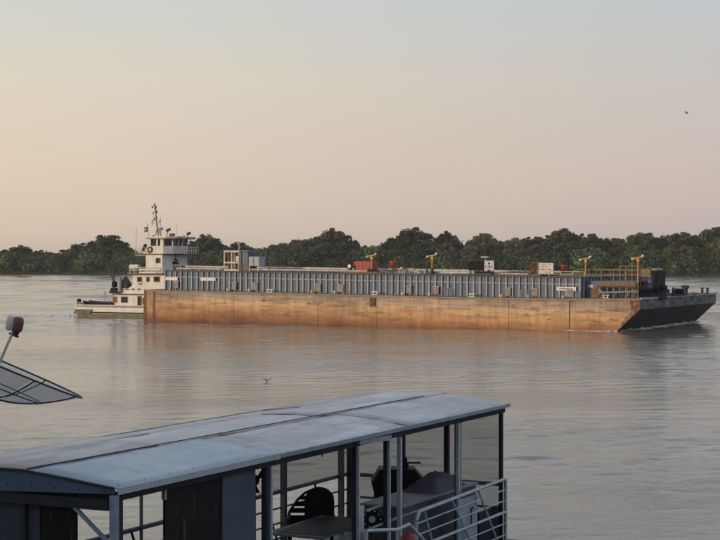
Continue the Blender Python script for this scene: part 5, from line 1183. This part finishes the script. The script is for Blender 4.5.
m = MB(); vs = [CPt(-1, -.02, .05), CPt(1, -.02, .05), CPt(1, .0, -.5), CPt(-1, .0, -.5)]; m.add([*vs, *[v-Vector((0, 0, .04)) for v in vs]], [(0,1,2,3),(7,6,5,4),(0,4,5,1),(1,5,6,2),(2,6,7,3),(3,7,4,0)]); part('seat', m, M_plastic, chx, HF)
for u_ in (-1, 1):
    m = MB(); m.path([CPt(u_, .35, .03), CPt(u_*1.02, .32, -.42), CPt(u_, .0, -.48)], .03, 8); part('armrest', m, M_plastic, chx, HF)
    for d in (.03, -.46): m = MB(); p = CPt(u_*.95, 0, d); m.tube((p.x, p.y, FZ), p, .022, 8, .03); part('leg', m, M_plastic, chx, HF)
tz = FZ+.72
tb = thing('table', HF, (7.8, 1.65, FZ), 'long grey table with dark cloth in front of the black armchair', 'table')
m = MB(); m.box(6.85, 8.7, 1.15, 2.15, tz-.035, tz); part('table_top', m, mat('table_grey', (.14, .15, .17), (.11, .12, .14), .5), tb, HF, bevel=.005)
m = MB(); m.prism([(7.0, 1.16), (8.65, 1.16), (8.68, 1.95), (8.3, 2.12), (6.95, 1.98)], 'z', tz+.001, tz+.006); part('table_cloth', m, M_plastic, tb, HF)
for a_q in (6.95, 8.6):
    for q_q in (1.22, 2.08): m = MB(); m.tube((a_q, q_q, FZ), (a_q, q_q, tz-.036), .022, 8); part('leg', m, M_dark, tb, HF)
# wire fan behind the blue panel
wq = 1.0; wa_ = A(254, wq); wz = HZ(481, wa_, wq); c = Vector((wa_, wq, wz)); wf = thing('wall_fan', HF, (wa_, wq, FZ), 'round wire fan cage half hidden behind the blue panel', 'fan')
m = MB()
for rr in (.22, .19):
    for i in range(24): p_, q_ = i/24*6.283, (i+1)/24*6.283; m.tube(c+ax_*(rr*math.cos(p_))+Vector((0, 0, rr*math.sin(p_))), c+ax_*(rr*math.cos(q_))+Vector((0, 0, rr*math.sin(q_))), .005, 5)
for i in range(16): p_ = i/16*6.283; m.tube(c-ay_*.04, c+ax_*(.22*math.cos(p_))+Vector((0, 0, .22*math.sin(p_))), .003, 4)
part('cage', m, M_dark, wf, HF); m = MB(); m.tube(c-ay_*.05, c+ay_*.10, .07, 12); part('motor', m, M_plastic, wf, HF)
for i in range(3):
    p_ = i*2.094+.4; v1 = ax_*math.cos(p_)+Vector((0, 0, math.sin(p_))); v2 = ax_*math.cos(p_+.6)+Vector((0, 0, math.sin(p_+.6))); m = MB(); m.add([c+v1*.05, c+v1*.18+ay_*.02, c+v2*.18-ay_*.01, c+v2*.05], [(0, 1, 2, 3)]); part('blade', m, M_dark, wf, HF)
m = MB(); m.tube(c+ay_*.05, Vector((c.x+.02, c.y, FZ)), .02, 8); part('pole', m, M_dark, wf, HF)
# mooring cleat and line at the right end
m = MB(); ca_ = A(512, -.15); zz = FZ-.02; m.path([(ca_-.3, -.1, zz), (ca_, -.2, zz+.03), (ca_+.25, -.28, zz), (ca_+.5, -.36, zz-.05)], .02, 8); m.path([(ca_-.1, -.05, zz+.02), (ca_+.2, -.15, zz+.05), (ca_+.4, -.25, zz+.01)], .015, 6)
solo('mooring_line', m, M_plastic, HF, (ca_, -.2, zz), 'black mooring lines sticking out at the right end of the covered boat', 'rope')
m = MB(); m.box(L+.15, L+.75, -.35, 1.0, FZ-.16, FZ-.06); HP('end_step', m, M_navy)
# hanging hook under the roof
m = MB(); a0 = A(322, .6); m.tube((a0, .6, EZ-.14), (a0, .6, HZ(457, a0, .6)), .010, 6); HP('hanging_cord', m, M_dark)

# ------------------------------------------------------------------ satellite dish on the roof
D = 17.9; def_c = Vector(((-2-360)/1600*D, D, 6-(362.5-260)*D/1600))      # centre of the rim plane
axis = Vector((.392, .115, .918)).normalized(); Rr = 90/1600*D; dep = 34/1600*D
qn = axis.to_track_quat('Z', 'Y'); DF = Matrix.Translation(def_c-axis*dep) @ qn.to_matrix().to_4x4()
dish = thing('satellite_dish', DF, (0, 0, 0), 'mesh satellite dish with feed arm reaching in at the left edge', 'satellite dish')
M_dmesh = mat('dish_mesh', (.34, .43, .54), (.28, .36, .46), .6, alpha=.48); M_dframe = mat('dish_frame', (.03, .032, .04), (.045, .042, .045), .6)
def DP(r, a, lift=0): return Vector((r*math.cos(a), r*math.sin(a), dep*(r/Rr)**2+lift))
NG = 9
for g in range(NG):
    vs = []; fs = []; a0 = g/NG*6.2832; a1 = (g+1)/NG*6.2832
    for i in range(9):
        for j in range(4): vs.append(DP(Rr*(.06+.93*i/8), a0+.02+(a1-a0-.04)*j/3))
    m = MB(); m.add(vs, [(i*4+j, (i+1)*4+j, (i+1)*4+j+1, i*4+j+1) for i in range(8) for j in range(3)]); part('mesh_panel', m, M_dmesh, dish, DF)
    m = MB(); m.path([DP(Rr*(.06+.94*i/8), a0, -.012) for i in range(9)], .009, 6); part('rib', m, M_dframe, dish, DF)
for rr, th in ((1.0, .012), (.62, .008)):
    m = MB(); n_ = 48; m.path([DP(Rr*rr, i/n_*6.2832, 0) for i in range(n_+1)], th, 6); part('rim' if rr == 1 else 'ring', m, M_dframe, dish, DF)
inv = DF.inverted()
def dw(px, py, d=D): return inv @ Vector(((px-360)/1600*d, d, 6-(py-260)*d/1600))
lnb = dw(15.5, 329); base_pts = [dw(-14, 389)]
m = MB(); m.tube(dw(-3, 368), dw(13.5, 330.5), .016, 8); part('feed_arm', m, M_pipe, dish, DF)
m = MB(); a_1 = dw(16.5, 331.5); b_1 = dw(18.8, 317.5); dr = (b_1-a_1).normalized(); m.lathe(a_1, [(.05, 0), (.062, .03), (.066, .10), (.056, .15), (.03, .165)], 14, dr); part('feed_horn', m, mat('maroon_plastic', (.20, .07, .06), (.14, .05, .045), .45), dish, DF, smooth=True)
m = MB(); m.lathe(a_1-dr*.002+(dw(13.5, 323)-dw(18, 324)).normalized()*.075, [(.045, 0), (.056, .03), (.060, .10), (.044, .15), (.02, .16)], 14, dr); part('feed_cap', m, mat('pinkish_plastic', (.66, .54, .50), (.52, .42, .39), .5), dish, DF, smooth=True)
m = MB(); m.tube(dw(14, 336), dw(17, 331), .035, 10); m.tube(dw(9, 333), dw(18.5, 337), .012, 6); part('feed_bracket', m, M_dframe, dish, DF)
m = MB(); pb_ = inv @ Vector((def_c.x-.45, def_c.y+.05, 3.63)); m.tube(pb_, DP(0, 0, -.04), .03, 10); m.lathe(pb_, [(.12, 0), (.12, .015), (.035, .02)], 12, (inv.to_3x3() @ Vector((0, 0, 1))).normalized()); part('mount_pole', m, M_dframe, dish, DF)
